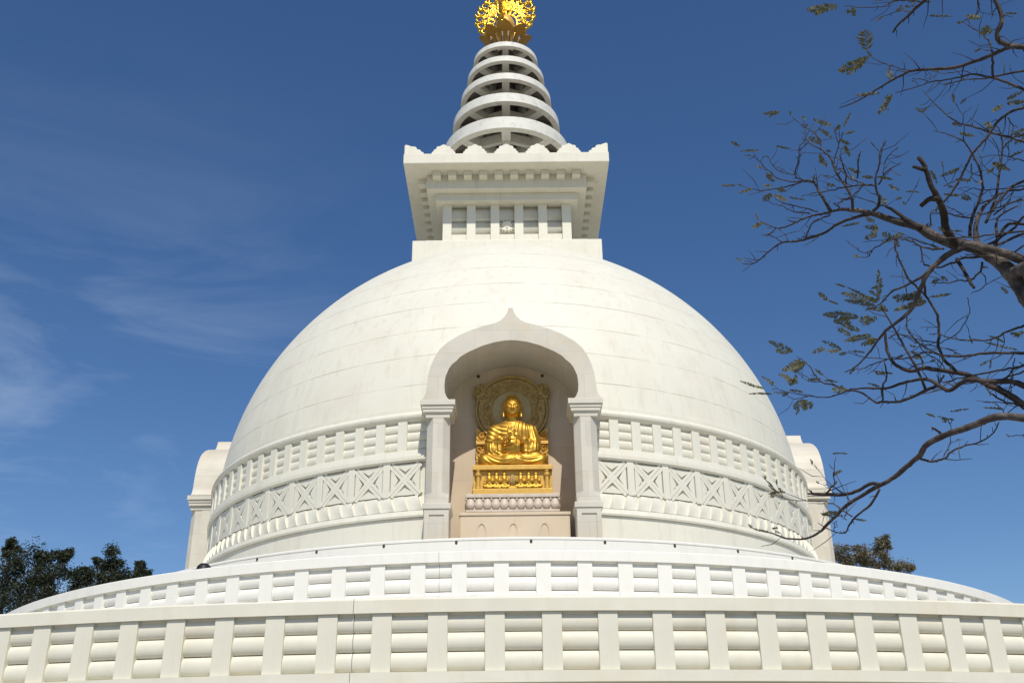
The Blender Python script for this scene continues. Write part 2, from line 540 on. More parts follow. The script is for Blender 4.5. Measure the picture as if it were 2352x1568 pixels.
# dome, with openings behind the arches
def dome():
    nA, nL = 360, 90
    R0, Rz, zc = 14.12, 14.0, 13.0
    lat0 = math.asin((13.85 - zc) / Rz)
    vs, fs = [], []
    for j in range(nL + 1):
        la = lat0 + (PI / 2 - 0.02 - lat0) * j / nL
        for i in range(nA):
            vs.append(pol(R0 * math.cos(la), 360.0 * i / nA, zc + Rz * math.sin(la)))
    for j in range(nL):
        for i in range(nA):
            i2 = (i + 1) % nA
            a, b, c, d = j * nA + i, j * nA + i2, (j + 1) * nA + i2, (j + 1) * nA + i
            z = (vs[a][2] + vs[c][2]) / 2
            x = (vs[a][0] + vs[c][0]) / 2; y = (vs[a][1] + vs[c][1]) / 2
            lateral = min(abs(x), abs(y))
            if z < 16.65 and (lateral / 2.85) ** 2 + (max(0, z - 13.9) / 2.75) ** 2 < 1: continue
            fs.append((a, b, c, d))
    fs.append(tuple(nL * nA + i for i in range(nA)))
    return S(mesh('dome', vs, fs, M['dome'], stupa, True))
dome()

# moulding under the dome and the rail band
tor = [(14.12 + 0.30 * math.cos(t), 13.735 + 0.215 * math.sin(t)) for t in np.linspace(-PI / 2, PI / 2, 9)] + [(14.0, 13.95), (14.0, 13.52)]
arcs_obj('dome_moulding', tor, arcs, M['dome'], stupa, True, S)
arcs_obj('middle_moulding', [(14.1, 11.93), (14.33, 11.93), (14.41, 11.99), (14.41, 12.12), (14.36, 12.38), (14.1, 12.42)], arcs, M['dome'], stupa, True, S)
arcs_obj('lower_moulding', [(14.1, 9.78), (14.50, 9.80), (14.52, 9.86), (14.47, 10.04), (14.1, 10.06)], arcs, M['dome'], stupa, True, S)

rail_band = ST('railing', stupa, (0, 0, -GZ))
post_me = wedge_box(14.12, 14.34, 0.74, 12.36, 13.54, 0.012)
for q in range(4):
    for k in range(17):
        a1 = 90 * q + 16.08 + 57.84 / 16 * k
        inst('post', post_me, M['dome'], rail_band, R(a1))
for k, zc in enumerate((12.60, 12.95, 13.30)):
    arcs_obj('rail', lens(14.2, zc, 0.075, 0.166), arcs, M['dome'], rail_band, True)

# lattice band of crossed bars
lattice = ST('lattice_band', stupa, (0, 0, -GZ))
def cross_panel():
    """panel centred on angle 0; flat local frame x (width 1.16), z 10.66..11.9, y = -R"""
    bm = bmesh.new()
    w, z0, z1, Rf = 0.57, 10.68, 11.88, 14.235
    zc = (z0 + z1) / 2
    def bar(x0, zz0, x1, zz1, wd, d0, d1):
        d = Vector((x1 - x0, 0, zz1 - zz0)); L_ = d.length; d.normalize()
        n = Vector((-d.z, 0, d.x)) * wd
        p0 = Vector((x0, 0, zz0)); p1 = Vector((x1, 0, zz1))
        P = [p0 - n, p1 - n, p1 + n, p0 + n]
        v0 = [bm.verts.new((p.x, -d0, p.z)) for p in P]
        v1 = [bm.verts.new((p.x, -d1, p.z)) for p in P]
        bm.faces.new(v1)
        for i in range(4):
            bm.faces.new((v0[i], v0[(i + 1) % 4], v1[(i + 1) % 4], v1[i]))
    for sgn in (1, -1):
        dx, dz = 2 * w, (z1 - z0) * sgn
        n = Vector((-dz, 0, dx)).normalized() * 0.066
        a = (-w, zc - dz / 2); b = (w, zc + dz / 2)
        for s in (1, -1):
            bar(a[0] + n.x * s, a[1] + n.z * s, b[0] + n.x * s, b[1] + n.z * s, 0.060, Rf - 0.06, Rf + 0.064 + (0.003 if sgn > 0 else 0))
    # triangular pads between the bars, leaving a chevron-shaped recess beside the crossing
    e = 0.10
    for pts in (((-w, z0 + e), (-w, z1 - e), (-0.285, zc)), ((w, z0 + e), (0.285, zc), (w, z1 - e)),
                ((-w + e, z0), (0, zc - 0.31), (w - e, z0)), ((-w + e, z1), (w - e, z1), (0, zc + 0.31))):
        o_ = [bm.verts.new((p[0], -Rf + 0.06, p[1])) for p in pts]
        i_ = [bm.verts.new((p[0] * 0.985, -(Rf + 0.056), zc + (p[1] - zc) * 0.985)) for p in pts]
        bm.faces.new(i_)
        for i in range(3):
            j = (i + 1) % 3
            bm.faces.new((o_[i], o_[j], i_[j], i_[i]))
    me = bpy.data.meshes.new('crossed_bars')
    bmesh.ops.recalc_face_normals(bm, faces=bm.faces)
    bm.to_mesh(me); bm.free()
    return me
lat_me = cross_panel()
latpost_me = wedge_box(14.12, 14.34, 0.55, 10.64, 11.95, 0.012)
for q in range(4):
    base = 90 * q + 45
    for k in range(11):
        a = base + (k - 5) * 5.913
        inst('crossed_bars', lat_me, M['dome'], lattice, R(a))
    for k in range(10):
        inst('post', latpost_me, M['dome'], lattice, R(base + (k - 4.5) * 5.913))

# band of leaning petals
def petals(q, s):
    vs, fs = [], []
    per = (77.2 - 13.05) / 30
    for _ in (0,):
        for m_ in range(30):
            a = 13.05 + per * m_ + 0.35
            nz = 8
            b = len(vs)
            for i in range(nz + 1):
                t = i / nz
                zz = 10.64 - 0.57 * t
                lean = -0.95 * t
                step = 0.11 * math.sin(PI * min(1, 0.18 + 0.74 * t))
                rb = 14.26 + 0.15 * t
                for (da, rr) in ((0, rb - 0.03), (0, rb + step), (per * 0.5, rb + step * 0.42), (per, rb)):
                    vs.append(pol(rr, 90 * q + s * (a + da + lean), zz))
            for i in range(nz):
                for j in range(3):
                    u = b + i * 4 + j
                    fs.append((u, u + 1, u + 5, u + 4))
    b2, f2 = ring_sect([(14.05, 10.63), (14.24, 10.63), (14.39, 10.065), (14.05, 10.065)], [(90 * q + min(s * 12.3, s * 77.7), 90 * q + max(s * 12.3, s * 77.7), 60)])
    o = len(vs); vs += b2; fs += [tuple(i + o for i in f) for f in f2]
    return mesh('petal_band', vs, fs, M['dome'], stupa)
for q, s_ in ((0, 1), (0, -1), (2, 1), (2, -1)): S(petals(q, s_))
# fix normals of open strips
def recalc(o):
    bm = bmesh.new(); bm.from_mesh(o.data); bmesh.ops.recalc_face_normals(bm, faces=bm.faces); bm.to_mesh(o.data); bm.free()

# ------------------------------------------------------------------ portico (arched niche), built facing -Y around x=0
OUT = [(3.36, 13.88), (3.23, 14.03), (3.16, 14.22), (3.13, 14.54), (3.09, 14.92), (3.00, 15.30), (2.86, 15.66), (2.67, 15.98),
       (2.40, 16.25), (1.95, 16.55), (1.45, 16.78), (0.95, 16.95), (0.60, 17.04), (0.40, 17.14), (0.23, 17.30), (0.12, 17.50), (0.085, 17.67)]
INN = [(2.26, 13.88), (2.38, 14.03), (2.46, 14.22), (2.48, 14.50), (2.45, 14.84), (2.32, 15.18), (2.20, 15.36), (2.00, 15.53), (1.965, 15.60),
       (1.87, 15.68), (1.60, 15.85), (1.10, 16.09), (0.62, 16.24), (0.20, 16.31), (0.0, 16.315)]
def resample(p, n):
    d = [0]
    for i in range(1, len(p)): d.append(d[-1] + math.dist(p[i], p[i - 1]))
    res = []
    for k in range(n):
        t = d[-1] * k / (n - 1)
        i = max(1, next((j for j in range(1, len(d)) if d[j] >= t - 1e-9), len(d) - 1))
        f = (t - d[i - 1]) / (d[i] - d[i - 1])
        res.append((p[i - 1][0] + (p[i][0] - p[i - 1][0]) * f, p[i - 1][1] + (p[i][1] - p[i - 1][1]) * f))
    return res
def arch_mesh():
    n = 60
    o_, i_ = resample(OUT, n), resample(INN, n)
    o_ = o_ + [(-x, z) for x, z in o_[::-1]]
    i_ = i_ + [(-x, z) for x, z in i_[::-1][1:]]
    i_ = resample(i_, 2 * n)
    vs, fs = [], []
    Y0, Y1 = -15.0, -12.2
    K = 2 * n
    for y in (Y0, Y1):
        vs += [(x, y, z) for x, z in o_] + [(x, y, z) for x, z in i_]
    for k in range(K - 1):
        a, b = k, K + k
        fs.append((a, a + 1, b + 1, b))                           # front
        c, d = 2 * K + k, 3 * K + k
        fs.append((c, d, d + 1, c + 1))
    # extrados and soffit with their own verts for crisp edges
    for src in (o_, i_):
        b0 = len(vs)
        for x, z in src: vs += [(x, Y0, z), (x, Y1, z)]
        for k in range(K - 1):
            u = b0 + 2 * k
            fs.append((u, u + 1, u + 3, u + 2))
    for k in (0, K - 1):
        fs.append((k, K + k, 3 * K + k, 2 * K + k))
    me = bpy.data.meshes.new('arch'); me.from_pydata(vs, [], fs); me.update()
    return me
def column_mesh():
    """column at x in 2.26..3.10; built centred on x=0, returns shaft mesh, capital, pedestal"""
    bm = bmesh.new()
    hw, yc = 0.42, -14.58
    # octagonal shaft with chamfer stops
    def octa(z, c):
        p = []
        for (x, y) in ((hw, hw - c), (hw - c, hw), (-hw + c, hw), (-hw, hw - c), (-hw, -hw + c), (-hw + c, -hw), (hw - c, -hw), (hw, -hw + c)):
            p.append(bm.verts.new((x, yc + y, z)))
        return p
    rows = [octa(10.0, 0.03), octa(10.12, 0.04), octa(10.42, 0.235), octa(12.84, 0.235), octa(13.24, 0.235 * 0.99)]
    rows[-1] = rows[-1]
    for r0, r1 in zip(rows[:-1], rows[1:]):
        for i in range(8):
            j = (i + 1) % 8
            bm.faces.new((r0[i], r0[j], r1[j], r1[i]))
    me1 = bpy.data.meshes.new('shaft'); bmesh.ops.recalc_face_normals(bm, faces=bm.faces); bm.to_mesh(me1); bm.free()
    bm = bmesh.new()
    # neck block whose lower corners come down over the chamfers
    box(bm, -0.44, 0.44, yc - 0.43, yc + 0.6, 13.23, 13.37, 0.01)
    box(bm, -0.47, 0.47, yc - 0.46, yc + 0.7, 13.372, 13.42, 0.0)
    box(bm, -0.54, 0.54, yc - 0.50, yc + 0.8, 13.422, 13.55, 0.01)
    box(bm, -0.58, 0.58, yc - 0.53, yc + 0.8, 13.552, 13.68, 0.02)
    box(bm, -0.64, 0.64, yc - 0.58, yc + 0.9, 13.682, 13.885, 0.012)
    me2 = bpy.data.meshes.new('capital'); bmesh.ops.recalc_face_normals(bm, faces=bm.faces); bm.to_mesh(me2); bm.free()
    bm = bmesh.new()
    box(bm, -0.50, 0.50, yc - 0.52, yc + 0.7, 9.81, 10.01, 0.015)
    box(bm, -0.455, 0.455, yc - 0.48, yc + 0.7, 9.74, 9.808, 0.01)
    box(bm, -0.43, 0.43, yc - 0.455, yc + 0.7, 7.31, 9.738, 0.01)
    for d in ((-0.43, -0.26), (0.26, 0.43)):
        box(bm, d[0], d[1], yc - 0.50, yc - 0.44, 7.31, 9.62, 0.006)
    box(bm, -0.43, 0.43, yc - 0.498, yc - 0.44, 9.60, 9.737, 0.006)
    me3 = bpy.data.meshes.new('pedestal'); bmesh.ops.recalc_face_normals(bm, faces=bm.faces); bm.to_mesh(me3); bm.free()
    return me1, me2, me3
arch_me = arch_mesh()
col_mes = column_mesh()
def niche_wall_mesh():
    bm = bmesh.new()
    P = [(2.95, 7.3)] + [(x * 0.93, 13.88 + (z - 13.88) * 0.93) for x, z in OUT[:12]]
    P = P + [(-x, z) for x, z in P[::-1]]
    f_ = [bm.verts.new((x, -12.5, z)) for x, z in P]; b_ = [bm.verts.new((x, -12.25, z)) for x, z in P]
    bm.faces.new(f_); bm.faces.new(b_[::-1])
    for i in range(len(P)):
        j = (i + 1) % len(P); bm.faces.new((f_[i], b_[i], b_[j], f_[j]))
    for s in (-1, 1):
        x0, x1 = sorted((s * 2.47, s * 3.12))
        box(bm, x0, x1, -14.45, -12.501, 7.3, 13.87)
    me = bpy.data.meshes.new('niche_wall'); bmesh.ops.recalc_face_normals(bm, faces=bm.faces); bm.to_mesh(me); bm.free()
    return me
niche_me = niche_wall_mesh()
cm = [M['marble']]
for q in range(4):
    p = ST('portico', stupa, (0, 0, -GZ), R(90 * q))
    p['label'] = 'ogee arched niche portico'
    off = 0.14 if q == 0 else 0.0
    def put(name, me, m, x):
        o = bpy.data.objects.new(name, me); COL.objects.link(o)
        if not me.materials: me.materials.append(m)
        o.parent = p; o.location = (x + off, 0, 0)
        return o
    put('arch', arch_me, M['marble'], 0)
    w_ = put('niche_wall', niche_me if q == 0 else niche_me.copy(), M['niche'] if q == 0 else M['marble'], 0)
    if q: w_.data.materials.clear(); w_.data.materials.append(M['marble'])
    for s in (-1, 1):
        put('shaft', col_mes[0], M['marble'], s * 2.68)
        put('capital', col_mes[1], M['marble'], s * 2.70)
        put('pedestal', col_mes[2], M['marble'], s * 2.67)

# ------------------------------------------------------------------ harmika
har = ST('harmika', stupa, (0, 0, -GZ))
new_box('base_block', (-4.83, 4.83, -4.83, 4.83, 24.4, 26.70), M['dome'], har, 0.03)
new_box('box_step', (-4.2, 4.2, -4.2, 4.2, 26.703, 27.08), M['dome'], har, 0.02)
new_box('inner_wall', (-3.02, 3.02, -3.02, 3.02, 27.083, 29.72), M['white'], har, 0.0)
bm = bmesh.new(); box(bm, -0.235, 0.235, -3.41, -2.93, 27.083, 29.74, 0.012)
hp = bpy.data.meshes.new('post'); bmesh.ops.recalc_face_normals(bm, faces=bm.faces); bm.to_mesh(hp); bm.free(); hp.materials.append(M['dome'])
for q in range(4):
    for k in range(5):
        o = bpy.data.objects.new('post', hp); COL.objects.link(o); o.parent = har
        a = 90 * q; x = -3.175 + 1.27 * k
        o.rotation_euler = (0, 0, R(a)); o.location = (x * math.cos(R(a)), x * math.sin(R(a)), 0)
for zc in (28.42, 29.21):
    n = 16; vs, fs = [], []
    for q in range(4):
        b = len(vs); ca, sa = math.cos(R(90 * q)), math.sin(R(90 * q))
        for x in (-3.2, 3.2):
            for i in range(n):
                y = -3.07 - 0.20 * math.cos(2 * PI * i / n); z = zc + 0.39 * math.sin(2 * PI * i / n)
                vs.append((x * ca - y * sa, x * sa + y * ca, z))
        for i in range(n):
            fs.append((b + i, b + (i + 1) % n, b + n + (i + 1) % n, b + n + i))
        fs.append(tuple(range(b, b + n))); fs.append(tuple(range(b + n, b + 2 * n)))
    mesh('rail', vs, fs, M['white'], har, True)
new_box('rail', (-3.25, 3.25, -3.25, 3.25, 27.083, 27.98), M['dome'], har, 0.01)
new_box('cornice', (-3.79, 3.79, -3.79, 3.79, 29.742, 30.20), M['white'], har, 0.02)
new_box('cornice', (-4.25, 4.25, -4.25, 4.25, 30.203, 31.05), M['white'], har, 0.02)
new_box('roof_slab', (-5.39, 5.39, -5.39, 5.39, 31.053, 31.65), M['white'], har, 0.03)
bm = bmesh.new(); box(bm, -0.215, 0.215, -4.70, -4.2, 30.72, 31.052, 0.012)
dn = bpy.data.meshes.new('dentil'); bmesh.ops.recalc_face_normals(bm, faces=bm.faces); bm.to_mesh(dn); bm.free(); dn.materials.append(M['white'])
for q in range(4):
    for k in range(10):
        o = bpy.data.objects.new('dentil', dn); COL.objects.link(o); o.parent = har
        a = 90 * q; x = -3.69 + 0.82 * k
        o.rotation_euler = (0, 0, R(a)); o.location = (x * math.cos(R(a)), x * math.sin(R(a)), 0)
def scallop(hw, h, n=7):
    """scalloped merlon outline from left foot to right foot"""
    lobes = [(-0.86, 0.10, 0.15), (-0.66, 0.32, 0.19), (-0.40, 0.60, 0.22), (0, 0.62, 0.36), (0.40, 0.60, 0.22), (0.66, 0.32, 0.19), (0.86, 0.10, 0.15)]
    pts = []
    N_ = 60
    for i in range(N_ + 1):
        x = -1 + 2 * i / N_
        z = 0
        for cx_, cz_, r_ in lobes:
            if abs(x - cx_) < r_:
                z = max(z, cz_ + math.sqrt(r_ * r_ - (x - cx_) ** 2) * 0.92)
        z += max(0, 0.06 - abs(x) * 0.6)
        pts.append((x * hw, z * h))
    return pts
def merlon(hw, h, x_from=-1e9, x_to=1e9):
    P = [p for p in scallop(hw, h) if x_from <= p[0] <= x_to]
    P = [(P[0][0], 0)] + P + [(P[-1][0], 0)]
    vs, fs = [], []
    k = len(P)
    for y in (-5.36, -5.16):
        vs += [(x, y, 31.65 + z) for x, z in P]
    fs.append(tuple(range(k))); fs.append(tuple(range(2 * k - 1, k - 1, -1)))
    for i in range(k):
        j = (i + 1) % k
        fs.append((i, i + k, j + k, j))
    me = bpy.data.meshes.new('merlon'); me.from_pydata(vs, [], fs)
    bm = bmesh.new(); bm.from_mesh(me); bmesh.ops.recalc_face_normals(bm, faces=bm.faces); bm.to_mesh(me); bm.free()
    me.materials.append(M['dome']); return me
mer = merlon(0.62, 0.60)
mc = merlon(0.95, 0.60, 0, 1.0)       # half merlon for the folded corner
mc2 = merlon(0.95, 0.60, -1.0, 0)
for q in range(4):
    a = R(90 * q)
    for k in range(-2, 3):
        o = bpy.data.objects.new('merlon', mer); COL.objects.link(o); o.parent = har
        o.rotation_euler = (0, 0, a); o.location = (1.65 * k * math.cos(a), 1.65 * k * math.sin(a), 0)
    for me, x in ((mc, -5.30), (mc2, 5.30)):
        o = bpy.data.objects.new('merlon', me); COL.objects.link(o); o.parent = har
        o.rotation_euler = (0, 0, a); o.location = (x * math.cos(a), x * math.sin(a), 0.002)

def emblem(X, Y, Z):
    d = ell(X, Y, Z, (0, 0, 28.36), (0.09, 0.10, 0.09))
    for (tx, tz, w) in ((0, 28.86, .12), (0.22, 28.84, .11), (-0.22, 28.84, .11), (0.36, 28.66, .09), (-0.36, 28.66, .09), (0.30, 28.10, .10), (-0.30, 28.10, .10), (0.13, 28.02, .09), (-0.13, 28.02, .09), (0.37, 28.24, .07), (-0.37, 28.24, .07)):
        mx_, mz_ = tx * 0.6, 28.40 + (tz - 28.40) * 0.55
        d = np.minimum(d, np.minimum(cap(X, Y, Z, (tx * 0.15, 0, 28.38), (mx_, 0, mz_), 0.03, w * 0.8), cap(X, Y, Z, (mx_, 0, mz_), (tx, 0, tz), w * 0.8, 0.015)))
    return d
em = sdf_mesh('lotus_emblem', emblem, (-0.5, -0.16, 27.9), (0.5, 0.16, 28.95), 0.03, M['dome'], har)
em.location = (0, -3.27, 0)

# ------------------------------------------------------------------ spire of stone parasols
sp = ST('spire', stupa, (0, 0, -GZ))
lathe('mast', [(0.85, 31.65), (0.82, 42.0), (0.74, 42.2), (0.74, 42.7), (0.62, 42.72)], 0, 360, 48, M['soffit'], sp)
RG = [(3.71, 34.50, 35.36, 2.25), (3.18, 36.72, 37.42, 1.62), (2.73, 38.68, 39.22, 1.36), (2.35, 40.32, 40.80, 1.10), (1.99, 41.74, 42.18, 0.88)]
prev_top = 31.65
for (r, zb, zt, rp) in RG:
    th = 0.30 * r / 3.7 + 0.06
    prof = [(r - th, zb), (r, zb + 0.03), (r - 0.04, zt - 0.05), (r - 0.12, zt), (r - th, zt + 0.005)]
    lathe('parasol_ring', prof, 0, 360, 96, M['spire'], sp, closed=True)
    ch_ = 1.0 * r / 3.7
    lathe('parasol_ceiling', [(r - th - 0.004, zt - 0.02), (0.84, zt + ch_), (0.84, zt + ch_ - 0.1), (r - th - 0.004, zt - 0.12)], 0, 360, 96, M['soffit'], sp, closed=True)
    bm = bmesh.new()
    bw = 0.25 * (r / 3.7) ** 0.5
    for k in range(8):
        m4 = Matrix.Rotation(R(45 * k), 4, 'Z')
        n0 = len(bm.verts)
        v = box(bm, -bw, bw, -(r - th - 0.002), -0.6, zb + 0.06, zt - 0.14 + k * 0.0005)
        for w in v: w.co = m4 @ w.co
    # octagonal tie beams between the struts
    for k in range(8):
        a0, a1 = 45 * k, 45 * k + 45
        p0, p1 = Vector(pol(rp, a0, 0)), Vector(pol(rp, a1, 0))
        u0, u1 = p0 * (1 + 0.13 / rp), p1 * (1 + 0.13 / rp)
        w0, w1 = p0 * (1 - 0.13 / rp), p1 * (1 - 0.13 / rp)
        z0_, z1_ = zb + 0.12, zt - 0.15
        q_ = [bm.verts.new((p.x, p.y, z)) for z in (z0_, z1_) for p in (w0, u0, u1, w1)]
        for f in ((0, 1, 2, 3), (4, 5, 6, 7), (0, 1, 5, 4), (1, 2, 6, 5), (2, 3, 7, 6), (3, 0, 4, 7)):
            bm.faces.new([q_[i] for i in f])
    obj('radial_beams', bm, M['spire'], sp)
    ps = 0.17 * (r / 3.7) + 0.04
    for k in range(8):
        bm = bmesh.new()
        z0_, z1_ = prev_top + 0.02, zt + ch_ * (1 - (rp - 0.84) / (r - th - 0.84)) - 0.06
        n = 4
        rows = []
        for z, rr, s in ((z0_, rp * 1.0, 1.0), (z0_ + 0.6 * (z1_ - z0_), rp, 1.0), (z1_, rp, 1.0)):
            rows.append([bm.verts.new((s * x, -rr + y * s, z)) for x, y in ((-ps, -ps), (ps, -ps), (ps, ps), (-ps, ps))])
        for r0_, r1_ in zip(rows[:-1], rows[1:]):
            for i in range(4):
                bm.faces.new((r0_[i], r0_[(i + 1) % 4], r1_[(i + 1) % 4], r1_[i]))
        o = obj('strut', bm, M['spire'], sp)
        o.rotation_euler = (0, 0, R(45 * k))
    prev_top = zt

# ------------------------------------------------------------------ golden finial
fin = ST('finial', stupa, (0, 0, -GZ))
lathe('neck', [(0.78, 42.2), (0.70, 42.6), (0.80, 42.95), (0.6, 43.0)], 0, 360, 40, M['grey'], fin)
def petal_mesh(inner=False):
    """one flaring lotus petal facing -Y: thick rim, two open slots and a centre rib"""
    vs, fs = [], []
    nu, nv = 24, 26
    def P(u, v):      # u -1..1 across, v 0..1 along
        wid = 0.22 + 0.34 * math.sin(PI * min(1, (0.02 + 0.66 * v)))
        if v > 0.55: wid *= math.sqrt(max(0.0, 1 - ((v - 0.55) / 0.452) ** 2))
        r = 0.72 + 0.42 * v + 0.55 * v ** 3 - 0.08 * u * u * v
        z = 42.7 + 1.9 * v - 0.40 * v * v - 0.05 * u * u
        return (u * wid, -r, z)
    grid = {}
    for i in range(nu + 1):
        for j in range(nv + 1):
            u, v = -1 + 2 * i / nu, j / nv
            x, y, z = P(u, v)
            grid[i, j] = (len(vs)); vs.append((x, y, z))
    off = len(vs)
    vs += [(x, y + 0.06, z + 0.05) for x, y, z in vs]
    keep = set()
    for i in range(nu):
        for j in range(nv):
            u, v = -1 + 2 * (i + .5) / nu, (j + .5) / nv
            if 0.10 < v < 0.60 and 0.26 < abs(u) < 0.66: continue
            keep.add((i, j))
    for (i, j) in keep:
        a, b, c, d = grid[i, j], grid[i + 1, j], grid[i + 1, j + 1], grid[i, j + 1]
        fs.append((a, b, c, d)); fs.append((a + off, d + off, c + off, b + off))
        for (di, dj, e0, e1) in ((-1, 0, a, d), (1, 0, b, c), (0, -1, a, b), (0, 1, d, c)):
            if (i + di, j + dj) not in keep: fs.append((e0, e1, e1 + off, e0 + off))
    me = bpy.data.meshes.new('lotus_petal'); me.from_pydata(vs, [], fs); me.update()
    bm = bmesh.new(); bm.from_mesh(me); bmesh.ops.recalc_face_normals(bm, faces=bm.faces); bm.to_mesh(me); bm.free()
    me.materials.append(M['bronze']); me.polygons.foreach_set('use_smooth', [True] * len(me.polygons))
    return me
pm = petal_mesh()
for k in range(8):
    inst('lotus_petal', pm, None, fin, R(45 * k))
inner = [(0.70, 42.9), (0.85, 43.1), (1.15, 43.55), (1.25, 43.75), (1.0, 43.7), (0.5, 43.3)]
vs, fs = [], []
for k in range(32):       # ribbed pale lining seen between the petals
    a = 11.25 * k
    for (da, rr, z) in ((-3.4, 0.66, 42.8), (3.4, 0.66, 42.8), (2.4, 0.98, 43.85), (-2.4, 0.98, 43.85), (-3.4, 0.60, 42.85), (3.4, 0.60, 42.85), (2.4, 0.92, 43.9), (-2.4, 0.92, 43.9)):
        vs.append(pol(rr, a + da, z))
    b = 8 * k
    fs += [(b, b + 1, b + 2, b + 3), (b + 7, b + 6, b + 5, b + 4), (b, b + 3, b + 7, b + 4), (b + 1, b + 5, b + 6, b + 2), (b + 3, b + 2, b + 6, b + 7)]
mesh('rib_ring', vs, fs, M['lotus'], fin)
def orb(X, Y, Z): return ell(X, Y, Z, (0, 0, 44.9), (0.62, 0.62, 1.0))
sdf_mesh('orb', orb, (-0.8, -0.8, 43.6), (0.8, 0.8, 46.1), 0.06, M['gold_flat'], fin)
def openwork(X, Y, Z):
    # disc in the XZ plane
    cx_, cz_ = 0.0, 45.85
    x, z = X - cx_, Z - cz_
    r = np.sqrt(x * x + z * z)
    zi = Z - 45.22
    r1 = np.sqrt(x * x + zi * zi); p1 = np.arctan2(x, zi)
    d = np.minimum(np.abs(r1 - 0.75) - 0.05, np.abs(r1 - 1.13) - 0.045)
    rel = np.zeros_like(d) + 0.06
    web = np.maximum(np.abs(r1 - 0.94) - 0.17, 0.062 - np.sqrt((np.mod(p1 * 9 / PI, 1) - 0.5) ** 2 * 0.09 + (np.abs(r1 - 0.94) - 0.06) ** 2))
    fill = np.maximum(1.13 - r1, r - 1.46)
    holes = 0.085 - np.sqrt((np.mod(np.arctan2(x, -z) * 9 / PI, 1) - 0.5) ** 2 * 0.23 + (r - 1.27) ** 2)
    fill = np.maximum(fill, holes)
    rel = np.where((web < 0) | (fill < 0), 0.035, rel)
    d = np.minimum(d, np.minimum(web, fill))
    K = 18
    for k in range(K):
        a = 2 * PI * (k + 0.5) / K
        mirror = 1 if math.sin(a) >= 0 else -1
        c = (1.60 * math.sin(a), -1.60 * math.cos(a))
        dx, dz = x - c[0], z - c[1]
        rr = np.sqrt((dx * 1.0) ** 2 + (dz * 1.12) ** 2)
        curl = np.abs(rr - 0.235) - 0.072
        tip = (1.80 * math.sin(a + 0.10 * mirror), -1.80 * math.cos(a + 0.10 * mirror))
        t2 = np.sqrt((x - tip[0]) ** 2 + (z - tip[1]) ** 2)
        lobe = np.minimum(t2 - 0.15, np.sqrt((x - 1.93 * math.sin(a + 0.19 * mirror)) ** 2 + (z + 1.93 * math.cos(a + 0.19 * mirror)) ** 2) - 0.085)
        lobe = np.maximum(lobe, -(rr - 0.16))
        inner_b = np.sqrt((x - 1.34 * math.sin(a + 0.17)) ** 2 + (z + 1.34 * math.cos(a + 0.17)) ** 2) - 0.11
        dd = np.minimum(np.minimum(curl, lobe), inner_b)
        rel = np.where(dd < d, 0.05 + 0.06 * np.clip(-dd / 0.07, 0, 1), rel)
        d = np.minimum(d, dd)
    return np.maximum(d, np.abs(Y) - rel)
w1 = w0_ = sdf_mesh('openwork_wheel', openwork, (-2.2, -0.18, 43.7), (2.2, 0.18, 48.1), 0.033, M['gold_shiny'], fin)
w2 = bpy.data.objects.new('openwork_wheel', w1.data); COL.objects.link(w2); w2.parent = fin; w2.rotation_euler = (0, 0, R(80)); w1.rotation_euler = (0, 0, R(-10))
w2.scale = (0.985, 1.0, 1.0)
vs, fs = [], []
tube(vs, fs, [(-0.3, -1.80, 44.6), (-0.3, -1.80, 49.6)], [0.04, 0.02], 8)
mesh('lightning_rod', vs, fs, M['dark'], fin)

# ------------------------------------------------------------------ terrace balustrades
def balustrade(name, label, Rf, ztop, zbeam, zpost0, lens_z, lens_h, per, phase, half, amin, amax, m, zb_bot, crack, sq):
    t = thing(name, label, 'balustrade', (0, 0, GZ), 'terrace balustrades')
    def W(o): o.location = (0, 0, -GZ); return o
    gap = 0.02
    def arc_parts(prof, nm, mm=None, smooth=True):
        a_list = [(amin, crack - gap / Rf * 28 / 2, 120), (crack + gap / Rf * 28 / 2, amax, 120)] if crack is not None else [(amin, amax, 240)]
        return arcs_obj(nm, prof, a_list, mm or m, t, smooth, W)
    sc = (ztop - zbeam) / 0.2
    arc_parts([(Rf - 0.38 * sc, zbeam), (Rf, zbeam), (Rf + 0.0, ztop - 0.03), (Rf - 0.03, ztop), (Rf - 0.38 * sc, ztop)], 'coping')
    arc_parts([(Rf - 0.30 * sc, zbeam - 0.035 * sc), (Rf - 0.10 * sc, zbeam - 0.035 * sc), (Rf - 0.09 * sc, zbeam + 0.001), (Rf - 0.30 * sc, zbeam + 0.001)], 'coping_fillet')
    for zc in lens_z:
        arc_parts(lens(Rf - 0.145 * sc, zc, 0.075 * sc, lens_h * 0.975), 'rail')
    # flat fillets seen in the joints between rails
    arc_parts([(Rf - 0.30 * sc, zpost0 - 0.02), (Rf - 0.20 * sc, zpost0 - 0.02), (Rf - 0.20 * sc, zbeam - 0.04 * sc), (Rf - 0.30 * sc, zbeam - 0.04 * sc)], 'backing_wall')
    arc_parts([(Rf - 0.42 * sc, zb_bot), (Rf + 0.015, zb_bot), (Rf + 0.015, zpost0 - 0.003), (Rf - 0.42 * sc, zpost0 - 0.003)], 'base_beam')
    me = wedge_box(Rf - 0.28 * sc, Rf - 0.035 * sc, half, zpost0, zbeam - 0.0, 0.01)
    for k in range(-60, 61):
        q_ = min(abs(k), 14)
        off = per * q_ - sq * q_ * q_ + (abs(k) - q_) * (per - 2 * sq * 14)
        a = phase + math.copysign(off, k)
        if amin < a < amax:
            o = inst('post', me, m, t, R(a)); o.location = (0, 0, -GZ)
    return t
